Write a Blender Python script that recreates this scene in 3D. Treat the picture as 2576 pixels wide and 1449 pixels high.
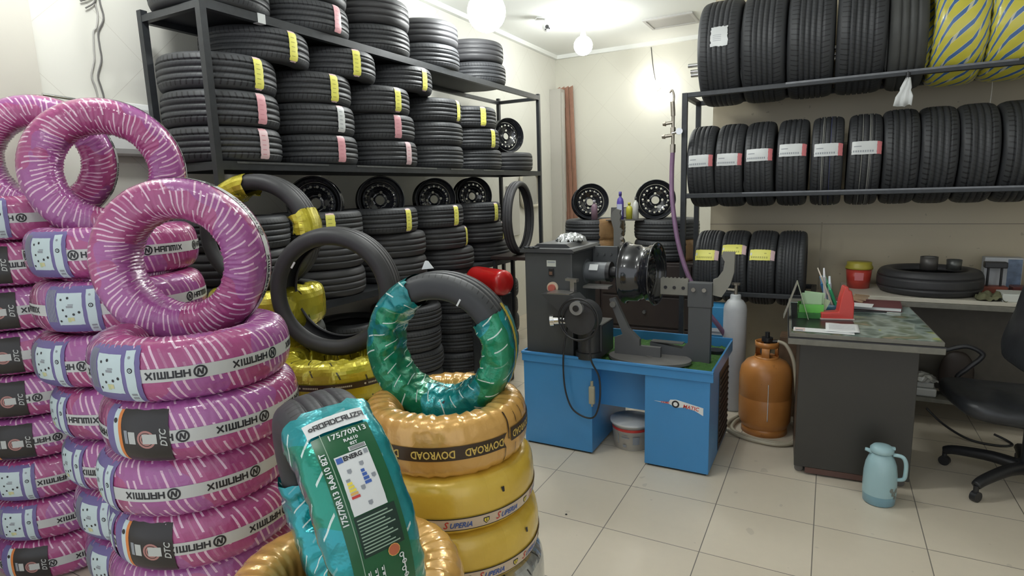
import bpy, bmesh, math, random
from mathutils import Vector, Matrix, noise, Euler
for o in list(bpy.data.objects): bpy.data.objects.remove(o, do_unlink=True)
scn = bpy.context.scene
COL = scn.collection
PI = math.pi
R_ = math.radians
random.seed(7)

# ---------------------------------------------------------------- camera
cd = bpy.data.cameras.new('camera')
cam = bpy.data.objects.new('camera', cd); COL.objects.link(cam)
cd.sensor_fit = 'HORIZONTAL'; cd.sensor_width = 36.0
cd.lens = 36.0*1477.3/2576.0
cd.clip_start = .05; cd.clip_end = 60
_y, _p, _r = R_(28.469), R_(9.375), R_(1.792)
fwd = Vector((-math.sin(_y)*math.cos(_p), math.cos(_y)*math.cos(_p), -math.sin(_p)))
rt = Vector((math.cos(_y), math.sin(_y), 0)); up = rt.cross(fwd)
rt2 = rt*math.cos(_r)-up*math.sin(_r); up2 = up*math.cos(_r)+rt*math.sin(_r)
mw = Matrix((( rt2.x, up2.x, -fwd.x, 0), (rt2.y, up2.y, -fwd.y, 0), (rt2.z, up2.z, -fwd.z, 1.6), (0,0,0,1)))
cam.matrix_world = mw
scn.camera = cam

# ---------------------------------------------------------------- world: dull daylight that comes in through the open shop front behind the camera
w = bpy.data.worlds.new('world'); scn.world = w; w.use_nodes = True
bg = w.node_tree.nodes['Background']; bg.inputs[0].default_value = (.90, .95, 1.0, 1); bg.inputs[1].default_value = .62
scn.view_settings.view_transform = 'Standard'; scn.view_settings.look = 'None'
scn.view_settings.gamma = 1.0; scn.view_settings.use_curve_mapping = False
scn.view_settings.exposure = 0.82
LAMP = 1.0

# ---------------------------------------------------------------- node helper
class NT:
    def __init__(s, name):
        s.mat = bpy.data.materials.new(name); s.mat.use_nodes = True
        s.t = s.mat.node_tree; s.n = s.t.nodes; s.b = s.n['Principled BSDF']
    def link(s, a, b): s.t.links.new(a, b)
    def val(s, sock, v):
        if isinstance(v, bpy.types.NodeSocket): s.link(v, sock)
        elif isinstance(v, (tuple, list)) and len(v) == 3 and sock.type == 'RGBA': sock.default_value = (*v, 1)
        else: sock.default_value = v
    def m(s, op, a, b=None, c=None):
        n = s.n.new('ShaderNodeMath'); n.operation = op
        for i, v in enumerate((a, b, c)):
            if v is not None: s.val(n.inputs[i], v)
        return n.outputs[0]
    def uv(s):
        n = s.n.new('ShaderNodeUVMap'); x = s.n.new('ShaderNodeSeparateXYZ'); s.link(n.outputs[0], x.inputs[0])
        return x.outputs[0], x.outputs[1]
    def obj(s, world=False):
        if world:
            n = s.n.new('ShaderNodeNewGeometry'); v = n.outputs['Position']
        else:
            n = s.n.new('ShaderNodeTexCoord'); v = n.outputs['Object']
        x = s.n.new('ShaderNodeSeparateXYZ'); s.link(v, x.inputs[0])
        return v, x.outputs[0], x.outputs[1], x.outputs[2]
    def comb(s, x, y, z=0.0):
        n = s.n.new('ShaderNodeCombineXYZ')
        for i, v in enumerate((x, y, z)): s.val(n.inputs[i], v)
        return n.outputs[0]
    def noise(s, vec, scale, detail=3, rough=.5):
        n = s.n.new('ShaderNodeTexNoise'); n.inputs['Scale'].default_value = scale
        n.inputs['Detail'].default_value = detail; n.inputs['Roughness'].default_value = rough
        if vec is not None: s.link(vec, n.inputs['Vector'])
        return n.outputs[0]
    def voro(s, vec, scale, feature='F1', out=0):
        n = s.n.new('ShaderNodeTexVoronoi'); n.feature = feature; n.inputs['Scale'].default_value = scale
        if vec is not None: s.link(vec, n.inputs['Vector'])
        return n.outputs[out]
    def white(s, vec):
        n = s.n.new('ShaderNodeTexWhiteNoise'); n.noise_dimensions = '2D'; s.link(vec, n.inputs['Vector']); return n.outputs[0]
    def ramp(s, f, stops):
        n = s.n.new('ShaderNodeValToRGB'); s.val(n.inputs[0], f)
        e = n.color_ramp.elements
        while len(e) > len(stops): e.remove(e[-1])
        while len(e) < len(stops): e.new(.5)
        for el, (p, c) in zip(e, stops): el.position = p; el.color = (*c, 1)
        return n.outputs[0]
    def mix(s, f, a, b):
        n = s.n.new('ShaderNodeMix'); n.data_type = 'RGBA'
        s.val(n.inputs[0], f); s.val(n.inputs[6], a); s.val(n.inputs[7], b); return n.outputs[2]
    def bump(s, h, strength=.5, dist=.01, normal=None):
        n = s.n.new('ShaderNodeBump'); n.inputs['Strength'].default_value = strength; n.inputs['Distance'].default_value = dist
        s.link(h, n.inputs['Height'])
        if normal is not None: s.link(normal, n.inputs['Normal'])
        s.link(n.outputs[0], s.b.inputs['Normal']); return n.outputs[0]
    def set(s, **k):
        nm = dict(color='Base Color', rough='Roughness', metal='Metallic', spec='Specular IOR Level', coat='Coat Weight', coat_rough='Coat Roughness', trans='Transmission Weight', alpha='Alpha', sheen='Sheen Weight')
        for a, v in k.items(): s.val(s.b.inputs[nm[a]], v)
        return s.mat
MATS = {}
def mat(name, color, rough=.5, metal=0, spec=.5, noise=0, nscale=20, coat=0, bump=0, bscale=200, **k):
    if name in MATS: return MATS[name]
    t = NT(name); t.set(rough=rough, metal=metal, spec=spec, coat=coat, **k)
    v = t.obj()[0]
    if noise:
        f = t.noise(v, nscale, 4)
        t.set(color=t.mix(f, tuple(c*(1-noise) for c in color), tuple(min(1, c*(1+noise)) for c in color)))
    else: t.set(color=color)
    if bump: t.bump(t.noise(v, bscale, 3), bump, .002)
    MATS[name] = t.mat; return t.mat
def emit(name, color, strength):
    t = NT(name); t.set(color=color); t.b.inputs['Emission Color'].default_value = (*color, 1); t.b.inputs['Emission Strength'].default_value = strength
    return t.mat

# ---------------------------------------------------------------- mesh helper
class MB:
    def __init__(s): s.v = []; s.f = []; s.mi = []; s.uvs = []; s.sm = []
    def add(s, vs, fs, mi=0, smooth=False, uvs=None):
        o = len(s.v); s.v += [tuple(v) for v in vs]
        for i, f in enumerate(fs):
            s.f.append(tuple(o+j for j in f)); s.mi.append(mi); s.sm.append(smooth)
            s.uvs.append(uvs[i] if uvs else None)
        return s
    def box(s, x0, x1, y0, y1, z0, z1, mi=0, bev=0, M=None):
        if bev > 0:
            bm = bmesh.new(); bmesh.ops.create_cube(bm, size=1)
            for v in bm.verts: v.co = Vector(((x0+x1)/2+v.co.x*(x1-x0), (y0+y1)/2+v.co.y*(y1-y0), (z0+z1)/2+v.co.z*(z1-z0)))
            bmesh.ops.bevel(bm, geom=bm.edges[:], offset=min(bev, .49*min(x1-x0, y1-y0, z1-z0)), segments=2, profile=.5, affect='EDGES')
            bm.verts.index_update(); vs = [v.co.copy() for v in bm.verts]; fs = [tuple(v.index for v in f.verts) for f in bm.faces]; bm.free()
        else:
            vs = [Vector(p) for p in ((x0,y0,z0),(x1,y0,z0),(x1,y1,z0),(x0,y1,z0),(x0,y0,z1),(x1,y0,z1),(x1,y1,z1),(x0,y1,z1))]
            fs = [(0,3,2,1),(4,5,6,7),(0,1,5,4),(1,2,6,5),(2,3,7,6),(3,0,4,7)]
        if M is not None: vs = [M @ v for v in vs]
        return s.add(vs, fs, mi)
    def lathe(s, prof, n=48, M=None, mi=0, closed=False, a0=0, a1=2*PI, smooth=True, cap=False):
        full = abs(a1-a0-2*PI) < 1e-6
        N = n if full else n+1; m = len(prof); vs = []
        for i in range(N):
            a = a0+(a1-a0)*i/n; c, q = math.cos(a), math.sin(a)
            for r, z in prof: vs.append(Vector((r*c, r*q, z)))
        fs = []
        for i in range(n):
            j = (i+1) % N
            for k in range(m if closed else m-1):
                l = (k+1) % m
                fs.append((i*m+k, j*m+k, j*m+l, i*m+l))
        if cap:
            fs.append(tuple(i*m for i in range(N))[::-1]); fs.append(tuple(i*m+m-1 for i in range(N)))
        if M is not None: vs = [M @ v for v in vs]
        return s.add(vs, fs, mi, smooth)
    def cyl(s, p0, p1, r, r1=None, n=20, mi=0, cap=True, smooth=True):
        p0, p1 = Vector(p0), Vector(p1); d = p1-p0; L = d.length; r1 = r if r1 is None else r1
        M = Matrix.Translation(p0) @ d.to_track_quat('Z', 'Y').to_matrix().to_4x4()
        prof = [(0, 0), (r, 0), (r, 0), (r1, L), (r1, L), (0, L)] if cap else [(r, 0), (r1, L)]
        if cap:
            s.lathe([(r, 0), (r1, L)], n, M, mi, smooth=smooth)
            vs = [M @ Vector((r*math.cos(2*PI*i/n), r*math.sin(2*PI*i/n), 0)) for i in range(n)]; s.add(vs, [tuple(range(n))[::-1]], mi)
            vs = [M @ Vector((r1*math.cos(2*PI*i/n), r1*math.sin(2*PI*i/n), L)) for i in range(n)]; s.add(vs, [tuple(range(n))], mi)
        else: s.lathe(prof, n, M, mi, smooth=smooth)
        return s
    def tube(s, pts, r, n=10, mi=0, sub=6, closed=False, smooth=True):
        P = [Vector(p) for p in pts]
        if sub > 1 and len(P) > 2:
            Q = []; L = len(P); rng = L if closed else L-1
            for i in range(rng):
                g = lambda k: P[k % L] if closed else P[max(0, min(L-1, k))]
                a, b, c, d = g(i-1), g(i), g(i+1), g(i+2)
                for j in range(sub):
                    t = j/sub; Q.append(.5*((2*b)+(c-a)*t+(2*a-5*b+4*c-d)*t*t+(3*b-a-3*c+d)*t**3))
            if not closed: Q.append(P[-1])
            P = Q
        L = len(P); vs = []; prev = None
        for i, p in enumerate(P):
            a = P[i-1] if (i or closed) else p; b = P[(i+1) % L] if (i < L-1 or closed) else p
            t = (b-a).normalized()
            if prev is None: u = t.orthogonal().normalized()
            else: u = (prev-t*prev.dot(t)).normalized()
            prev = u; v = t.cross(u)
            rr = r(i/(L-1)) if callable(r) else r
            for k in range(n):
                q = 2*PI*k/n; vs.append(p+(u*math.cos(q)+v*math.sin(q))*rr)
        fs = []
        for i in range(L if closed else L-1):
            j = (i+1) % L
            for k in range(n): fs.append((i*n+k, i*n+(k+1) % n, j*n+(k+1) % n, j*n+k))
        if not closed: fs.append(tuple(range(n))[::-1]); fs.append(tuple((L-1)*n+k for k in range(n)))
        return s.add(vs, fs, mi, smooth)
    def prism(s, pts, y0, y1, M=None, mi=0):
        """polygon pts (x,z) extruded along y"""
        n = len(pts); vs = [Vector((x, y0, z)) for x, z in pts]+[Vector((x, y1, z)) for x, z in pts]
        fs = [tuple(range(n)), tuple(range(2*n-1, n-1, -1))]+[(i, i+n, (i+1) % n+n, (i+1) % n) for i in range(n)]
        if M is not None: vs = [M @ v for v in vs]
        return s.add(vs, fs, mi)
    def build(s, name, mats, parent=None, loc=None, rot=None, M=None, fixn=True, auto=None):
        me = bpy.data.meshes.new(name); me.from_pydata(s.v, [], s.f)
        if not isinstance(mats, (list, tuple)): mats = [mats]
        for m in mats: me.materials.append(m)
        me.polygons.foreach_set('material_index', s.mi)
        me.polygons.foreach_set('use_smooth', s.sm)
        if any(u is not None for u in s.uvs):
            l = me.uv_layers.new(name='UVMap'); dat = []
            for f, u in zip(s.f, s.uvs):
                dat += [c for p in (u if u else [(0, 0)]*len(f)) for c in p]
            l.data.foreach_set('uv', dat)
        if fixn:
            bm = bmesh.new(); bm.from_mesh(me); bmesh.ops.recalc_face_normals(bm, faces=bm.faces[:]); bm.to_mesh(me); bm.free()
        me.update()
        return inst(name, me, parent, loc, rot, M)
def inst(name, me, parent=None, loc=None, rot=None, M=None):
    o = bpy.data.objects.new(name, me); COL.objects.link(o)
    if parent: o.parent = parent
    if M is not None: o.matrix_local = M
    else:
        if loc is not None: o.location = loc
        if rot is not None: o.rotation_euler = rot
    return o
def tag(o, label, cat, group=None, kind=None):
    o['label'] = label; o['category'] = cat
    if group: o['group'] = group
    if kind: o['kind'] = kind
    return o
def thing(name, label, cat, loc=(0,0,0), rot=(0,0,0), group=None, M=None):
    o = inst(name, None, None, loc, rot, M); o.empty_display_size = .05
    return tag(o, label, cat, group)
def struct(o): o['kind'] = 'structure'; return o
def copy_tree(o, parent=None):
    c = o.copy(); COL.objects.link(c)
    if parent: c.parent = parent
    for ch in list(o.children): copy_tree(ch, c)
    return c
def stand(x, y, z, R, yaw, lean=0, spin=0):
    """tyre/rim whose axis is horizontal along yaw; z = height of its centre"""
    return Matrix.Translation((x, y, z)) @ Matrix.Rotation(R_(yaw), 4, 'Z') @ Matrix.Rotation(R_(90+lean), 4, 'Y') @ Matrix.Rotation(R_(spin), 4, 'Z')

# text outlines as flat polygons -------------------------------------------------
def textmesh(txt, size, xs=1, bold=0, shear=0, align='CENTER'):
    c = bpy.data.curves.new('t', 'FONT'); c.body = txt; c.size = size; c.align_x = align; c.align_y = 'CENTER'; c.offset = bold; c.shear = shear
    c.resolution_u = 2
    o = bpy.data.objects.new('t', c); COL.objects.link(o); dg = bpy.context.evaluated_depsgraph_get(); dg.update()
    me = bpy.data.meshes.new_from_object(o.evaluated_get(dg))
    vs = [(v.co.x*xs, v.co.y) for v in me.vertices]; fs = [tuple(p.vertices) for p in me.polygons]
    bpy.data.objects.remove(o, do_unlink=True); bpy.data.meshes.remove(me); bpy.data.curves.remove(c)
    return vs, fs
GL = {'H': [[(0,0),(0,1)],[(1,0),(1,1)],[(0,.5),(1,.5)]], 'A': [[(0,0),(0,1),(1,1),(1,0)],[(0,.42),(1,.42)]], 'N': [[(0,0),(0,1),(1,1),(1,0)]],
 'M': [[(0,0),(0,1),(1.3,1),(1.3,0)],[(.65,0),(.65,1)]], 'I': [[(0.15,0),(.15,1)]], 'X': [[(0,0),(1,1)],[(0,1),(1,0)]], 'R': [[(0,0),(0,1),(1,1),(1,.45),(0,.45)],[(.45,.45),(1,0)]],
 'O': [[(0,0),(0,1),(1,1),(1,0),(0,0)]], 'D': [[(0,0),(0,1),(.75,1),(1,.7),(1,.3),(.75,0),(0,0)]], 'C': [[(1,1),(0,1),(0,0),(1,0)]], 'U': [[(0,1),(0,0),(1,0),(1,1)]],
 'Z': [[(0,1),(1,1),(0,0),(1,0)]]}
def stroke_text(txt, h, cw, t, gap, x0=0, y0=0):
    """wide techno capitals as quads: returns verts, faces, width"""
    vs, fs = [], []; x = x0
    for ch in txt:
        wd = 1.3 if ch == 'M' else (.3 if ch == 'I' else 1)
        for pl in GL.get(ch, []):
            for (a, b), (c, d) in zip(pl[:-1], pl[1:]):
                p, q = Vector((x+a*cw, y0+b*h)), Vector((x+c*cw, y0+d*h)); e = (q-p).normalized(); n = Vector((-e.y, e.x))*t/2; p -= e*t/2; q += e*t/2
                o = len(vs); vs += [tuple(p+n), tuple(p-n), tuple(q-n), tuple(q+n)]; fs.append((o, o+1, o+2, o+3))
        x += wd*cw+gap
    return vs, fs, x-gap-x0
# ---------------------------------------------------------------- shell materials
def floor_mat():
    t = NT('floor_tiles'); v, x, y, z = t.obj(True)
    gx = t.m('FRACT', t.m('DIVIDE', t.m('ADD', x, 1.323-.002+44.2), .442)); gy = t.m('FRACT', t.m('DIVIDE', t.m('SUBTRACT', y, 2.902-.002-44.2), .442))
    g = t.m('MAXIMUM', t.m('LESS_THAN', gx, .0095), t.m('LESS_THAN', gy, .0095))
    cell = t.comb(t.m('FLOOR', t.m('DIVIDE', t.m('ADD', x, 1.323+44.2), .442)), t.m('FLOOR', t.m('DIVIDE', t.m('SUBTRACT', y, 2.902-44.2), .442)))
    r = t.white(cell); n1 = t.noise(v, 1.6, 4, .6); n2 = t.noise(v, 22, 3)
    base = t.mix(r, (.66, .59, .475), (.70, .63, .51))
    base = t.mix(t.m('MULTIPLY', t.m('SMOOTH_MIN', n1, .8, .1), .5), base, (.59, .52, .41))
    base = t.mix(t.m('MULTIPLY', n2, .12), base, (.40, .37, .32))
    dirt = t.m('GREATER_THAN', t.noise(v, 9, 2), .70)
    base = t.mix(t.m('MULTIPLY', dirt, .25), base, (.30, .27, .23))
    t.set(color=t.mix(g, base, (.20, .18, .155)), rough=t.m('ADD', t.m('MULTIPLY', n1, .15), .28), spec=.45)
    t.bump(t.m('SUBTRACT', 1, g), .4, .002)
    return t.mat
def wall_mat(name, ax, col=(.70, .69, .63)):
    t = NT(name); v, x, y, z = t.obj(True); a = (x, y)[ax]
    s = .46
    d1 = t.m('FRACT', t.m('ADD', t.m('DIVIDE', t.m('ADD', a, z), s*1.414), 20.13)); d2 = t.m('FRACT', t.m('ADD', t.m('DIVIDE', t.m('SUBTRACT', a, z), s*1.414), 20.4))
    g = t.m('MAXIMUM', t.m('LESS_THAN', d1, .006), t.m('LESS_THAN', d2, .006))
    n = t.noise(v, .9, 4, .55)
    base = t.mix(n, tuple(c*.94 for c in col), tuple(min(1, c*1.06) for c in col))
    t.set(color=t.mix(t.m('MULTIPLY', g, .45), base, (.42, .39, .33)), rough=.32, spec=.4)
    return t.mat
def wall_low_mat():
    t = NT('wall_large_tiles'); v, x, y, z = t.obj(True)
    g = t.m('LESS_THAN', t.m('FRACT', t.m('DIVIDE', t.m('SUBTRACT', z, 1.275-6), .60)), .008)
    n = t.noise(v, 1.2, 4)
    sp = t.m('GREATER_THAN', t.noise(v, 26, 2), .74)
    base = t.mix(n, (.46, .40, .28), (.52, .455, .325)); base = t.mix(t.m('MULTIPLY', sp, .4), base, (.2, .17, .13))
    t.set(color=t.mix(g, base, (.2, .17, .13)), rough=.4)
    return t.mat
M_FLOOR = floor_mat(); M_WALL_L = wall_mat('wall_diagonal_tiles_y', 1); M_WALL_B = wall_mat('wall_diagonal_tiles_x', 0, (.64, .625, .545)); M_WALL_R = wall_low_mat()
M_CEIL = mat('ceiling_plaster', (.80, .81, .78), .8, noise=.03, nscale=2)
M_STEEL = mat('painted_dark_steel', (.035, .038, .042), .38, .3, noise=.3, nscale=30)
M_STEELW = mat('worn_steel_edge', (.16, .165, .17), .35, .7, noise=.4, nscale=25)
M_CHROME = mat('bright_metal', (.75, .75, .74), .18, 1)
M_BRASS = mat('brass', (.55, .45, .25), .3, .9)
M_BLACKP = mat('black_plastic', (.018, .018, .02), .4)
M_WHITEP = mat('white_plastic', (.75, .76, .75), .4)
M_PAPER = mat('white_paper', (.72, .74, .74), .6)
M_TAGW = mat('white_tag', (.62, .64, .64), .35)
M_TAGY = mat('yellow_tag', (.80, .77, .16), .4)
M_TAGP = mat('pink_tag', (.72, .36, .40), .4)
M_TAGLP = mat('pale_pink_tag', (.72, .52, .54), .4)
M_TAGR = mat('red_tag_end', (.66, .20, .22), .4)
M_INK = mat('black_ink', (.02, .02, .025), .45)
M_GREY = mat('grey_print', (.28, .30, .33), .5)

# ---------------------------------------------------------------- rubber
def rubber(name, col, kind, N=70, rough=.52):
    t = NT(name); u, v = t.uv(); vec = t.obj()[0]
    inshL = t.m('MULTIPLY', t.m('GREATER_THAN', v, .03), t.m('LESS_THAN', v, .27))
    inshR = t.m('MULTIPLY', t.m('GREATER_THAN', v, .73), t.m('LESS_THAN', v, .97))
    sh = t.m('ADD', inshL, inshR)
    cen = t.m('MULTIPLY', t.m('GREATER_THAN', v, .3), t.m('LESS_THAN', v, .7))
    a = t.m('FRACT', t.m('ADD', t.m('MULTIPLY', u, N), t.m('MULTIPLY', t.m('ABSOLUTE', t.m('SUBTRACT', v, .5)), 1.6)))
    wdt = {'rib': .16, 'block': .26, 'smooth': .0}[kind]
    sip = t.m('MULTIPLY', sh, t.m('LESS_THAN', a, wdt))
    b = t.m('FRACT', t.m('SUBTRACT', t.m('MULTIPLY', u, N*1.3), t.m('MULTIPLY', v, 4)))
    sip2 = t.m('MULTIPLY', t.m('MULTIPLY', cen, t.m('LESS_THAN', b, .10)), 1.0 if kind != 'smooth' else 0.0)
    s = t.m('MAXIMUM', sip, t.m('MULTIPLY', sip2, .6))
    n = t.noise(vec, 7, 4, .6)
    base = t.mix(n, tuple(c*.75 for c in col), tuple(c*1.3 for c in col))
    t.set(color=t.mix(t.m('MULTIPLY', s, .75), base, (.006, .006, .007)), rough=t.m('ADD', t.m('MULTIPLY', n, .16), rough-.08), spec=.42)
    t.bump(t.m('SUBTRACT', 1, s), .9, .004)
    return t.mat
M_RUB = rubber('tyre_rubber_ribs', (.043, .045, .049), 'rib')
M_RUBB = rubber('tyre_rubber_blocks', (.043, .045, .049), 'block', 56)
M_RUBS = rubber('tyre_rubber_smooth', (.040, .040, .043), 'smooth')
M_RUBG = rubber('tyre_rubber_dusty', (.062, .064, .062), 'smooth', rough=.6)
M_LINE = mat('chalk_line_on_tread', (.30, .30, .27), .7)
M_LINEB = mat('blue_line_on_tread', (.06, .07, .16), .6)

# ---------------------------------------------------------------- printed plastic wraps
def wrap_mat(name, c1, c2, dash, N, K, tilt, dw, dl, metal=0, rough=.26, coat=.5, crinkle=.35, cscale=38, c3=None, fold=.35, zone=None, foldN=None):
    t = NT(name); u, v = t.uv(); vec = t.obj()[0]
    ph = t.m('ADD', t.m('MULTIPLY', u, N), t.m('MULTIPLY', t.m('SUBTRACT', v, .5), tilt*N/40))
    s = t.m('FRACT', ph); idx = t.m('FLOOR', ph)
    rnd = t.white(t.comb(idx, 3.3))
    q = t.m('ADD', t.m('MULTIPLY', v, K), t.m('MULTIPLY', rnd, 1.0)); tt = t.m('FRACT', q)
    rnd2 = t.white(t.comb(idx, t.m('FLOOR', q)))
    bar = t.m('MULTIPLY', t.m('MULTIPLY', t.m('GREATER_THAN', s, .30), t.m('LESS_THAN', s, .30+dw)), t.m('LESS_THAN', tt, dl))
    # broken print inside every bar
    brk = t.m('GREATER_THAN', t.noise(t.comb(t.m('MULTIPLY', u, N*3), t.m('MULTIPLY', v, K*14)), 1.0, 2), .36)
    bar = t.m('MULTIPLY', bar, t.m('ADD', t.m('MULTIPLY', brk, .45), .55))
    bar = t.m('MULTIPLY', bar, t.m('ADD', t.m('MULTIPLY', t.m('GREATER_THAN', rnd2, .18), .8), .2))
    if zone: bar = t.m('MULTIPLY', bar, t.m('MAXIMUM', t.m('GREATER_THAN', t.m('ABSOLUTE', t.m('SUBTRACT', v, .5)), zone), 0))
    n = t.noise(vec, 5, 4, .6)
    lay = t.white(t.comb(t.m('FLOOR', t.m('MULTIPLY', ph, 1.0)), 9.1))
    f = t.m('ADD', t.m('MULTIPLY', n, .65), t.m('MULTIPLY', lay, .35))
    base = t.mix(f, c1, c2)
    if c3: base = t.mix(t.m('MULTIPLY', t.m('GREATER_THAN', t.noise(vec, 3.1, 2), .52), .75), base, c3)
    t.set(color=t.mix(bar, base, dash), rough=rough, metal=t.m('MULTIPLY', t.m('SUBTRACT', 1, bar), metal), coat=coat, coat_rough=.12, spec=.5)
    h1 = t.m('FRACT', t.m('MULTIPLY', ph, 1.0 if foldN is None else foldN/N)) ; h2 = t.voro(vec, cscale, 'F1'); h3 = t.noise(vec, cscale*.6, 4, .7)
    h = t.m('ADD', t.m('MULTIPLY', h1, fold), t.m('ADD', t.m('MULTIPLY', h2, crinkle), t.m('MULTIPLY', h3, crinkle)))
    t.bump(h, .8, .007)
    return t.mat
M_PINK = wrap_mat('pink_printed_film', (.30, .030, .15), (.48, .105, .28), (.74, .50, .63), 78, 4.2, 4.5, .30, .66, rough=.24, coat=.6, c3=(.34, .10, .33), fold=.8)
M_TEAL = wrap_mat('teal_printed_foil', (.002, .15, .16), (.008, .38, .40), (.62, .74, .70), 26, 4.6, 5, .085, .60, metal=.35, rough=.24, coat=.6, c3=(.01, .25, .07), crinkle=.9, cscale=26, fold=.0)
M_TEALB = wrap_mat('turquoise_foil', (.0, .20, .24), (.02, .44, .48), (.62, .74, .70), 22, 5.5, 9, .085, .60, metal=.45, rough=.2, coat=.6, c3=(.0, .24, .12), crinkle=.8, cscale=20, fold=.0)
M_GOLD = wrap_mat('gold_foil', (.60, .31, .065), (.78, .47, .15), (.78, .52, .2), 34, 1, .5, 0, 0, metal=.22, rough=.24, coat=.6, crinkle=.6, cscale=17, fold=.6, c3=(.68, .38, .10))
M_YGOLD = wrap_mat('yellow_foil', (.68, .44, .045), (.82, .58, .09), (.7, .5, .1), 22, 1, .5, 0, 0, metal=.12, rough=.26, coat=.6, crinkle=.35, cscale=12, fold=.15)
M_LEMON = wrap_mat('lemon_foil_with_print', (.50, .42, .02), (.70, .62, .06), (.06, .05, .01), 16, 7, 5, .07, .45, metal=.45, rough=.22, coat=.6, crinkle=.6, cscale=16, fold=.0)
M_SILVER = wrap_mat('silver_foil', (.42, .43, .44), (.70, .72, .72), (.05, .05, .05), 20, 3, 2, .08, .4, metal=.7, rough=.2, coat=.5, crinkle=.6, cscale=16, fold=.0)
M_KRAFT = mat('brown_wrapping_paper', (.30, .175, .075), .45, noise=.35, nscale=14, bump=.6, bscale=30)
M_BAND = mat('white_printed_band', (.55, .56, .55), .35, noise=.08, nscale=12)
M_BANDG = mat('greyish_band_film', (.42, .43, .43), .3)
M_LBLUE = mat('pale_blue_label_paper', (.55, .66, .68), .4)
M_PURPLE = mat('purple_label_border', (.16, .13, .32), .35)
M_LBLACK = mat('black_label', (.025, .022, .022), .3)
M_ORANGE = mat('orange_strip', (.70, .22, .05), .4)
M_GREENL = mat('green_label', (.008, .10, .035), .3, noise=.2)
M_DGREEN = mat('dark_green_label', (.006, .03, .02), .3)
M_YELT = mat('yellow_lettering', (.70, .50, .12), .4)
M_BLUEL = mat('blue_print', (.05, .12, .42), .4)
M_REDL = mat('red_print', (.60, .05, .04), .4)
M_YELL = mat('yellow_print', (.85, .70, .08), .4)
M_BROWNB = mat('dark_brown_band', (.045, .026, .014), .3)
M_WBAND = mat('off_white_band', (.68, .55, .42), .35)
def blueyellow():
    t = NT('yellow_blue_striped_film'); u, v = t.uv(); vec = t.obj()[0]
    ph = t.m('ADD', t.m('MULTIPLY', u, 20), t.m('MULTIPLY', v, 13)); s = t.m('FRACT', ph)
    cut = t.m('GREATER_THAN', t.m('FRACT', t.m('ADD', t.m('MULTIPLY', v, 11), t.m('MULTIPLY', u, 6))), .12)
    b = t.m('MULTIPLY', t.m('MULTIPLY', t.m('GREATER_THAN', s, .12), t.m('LESS_THAN', s, .40)), 1.0)
    e = t.m('MULTIPLY', t.m('GREATER_THAN', s, .09), t.m('LESS_THAN', s, .43))
    n = t.noise(vec, 6, 4)
    y = t.mix(n, (.60, .54, .05), (.74, .68, .10)); c = t.mix(t.m('MULTIPLY', e, .6), y, (.8, .8, .7)); c = t.mix(t.m('MULTIPLY', b, t.m('ADD', t.m('MULTIPLY', cut, .8), .2)), c, (.07, .17, .42))
    t.set(color=c, rough=.3, coat=.5, coat_rough=.15)
    t.bump(t.m('ADD', n, t.voro(vec, 14)), .35, .006)
    return t.mat
M_BY = blueyellow()
def rimblack():
    t = NT('black_gloss_rim_paint'); vec = t.obj()[0]; n = t.noise(vec, 30, 4)
    t.set(color=(.012, .013, .017), rough=t.m('ADD', t.m('MULTIPLY', n, .12), .10), spec=.6, coat=.7, coat_rough=.06)
    return t.mat
M_RIM = rimblack()
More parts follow.
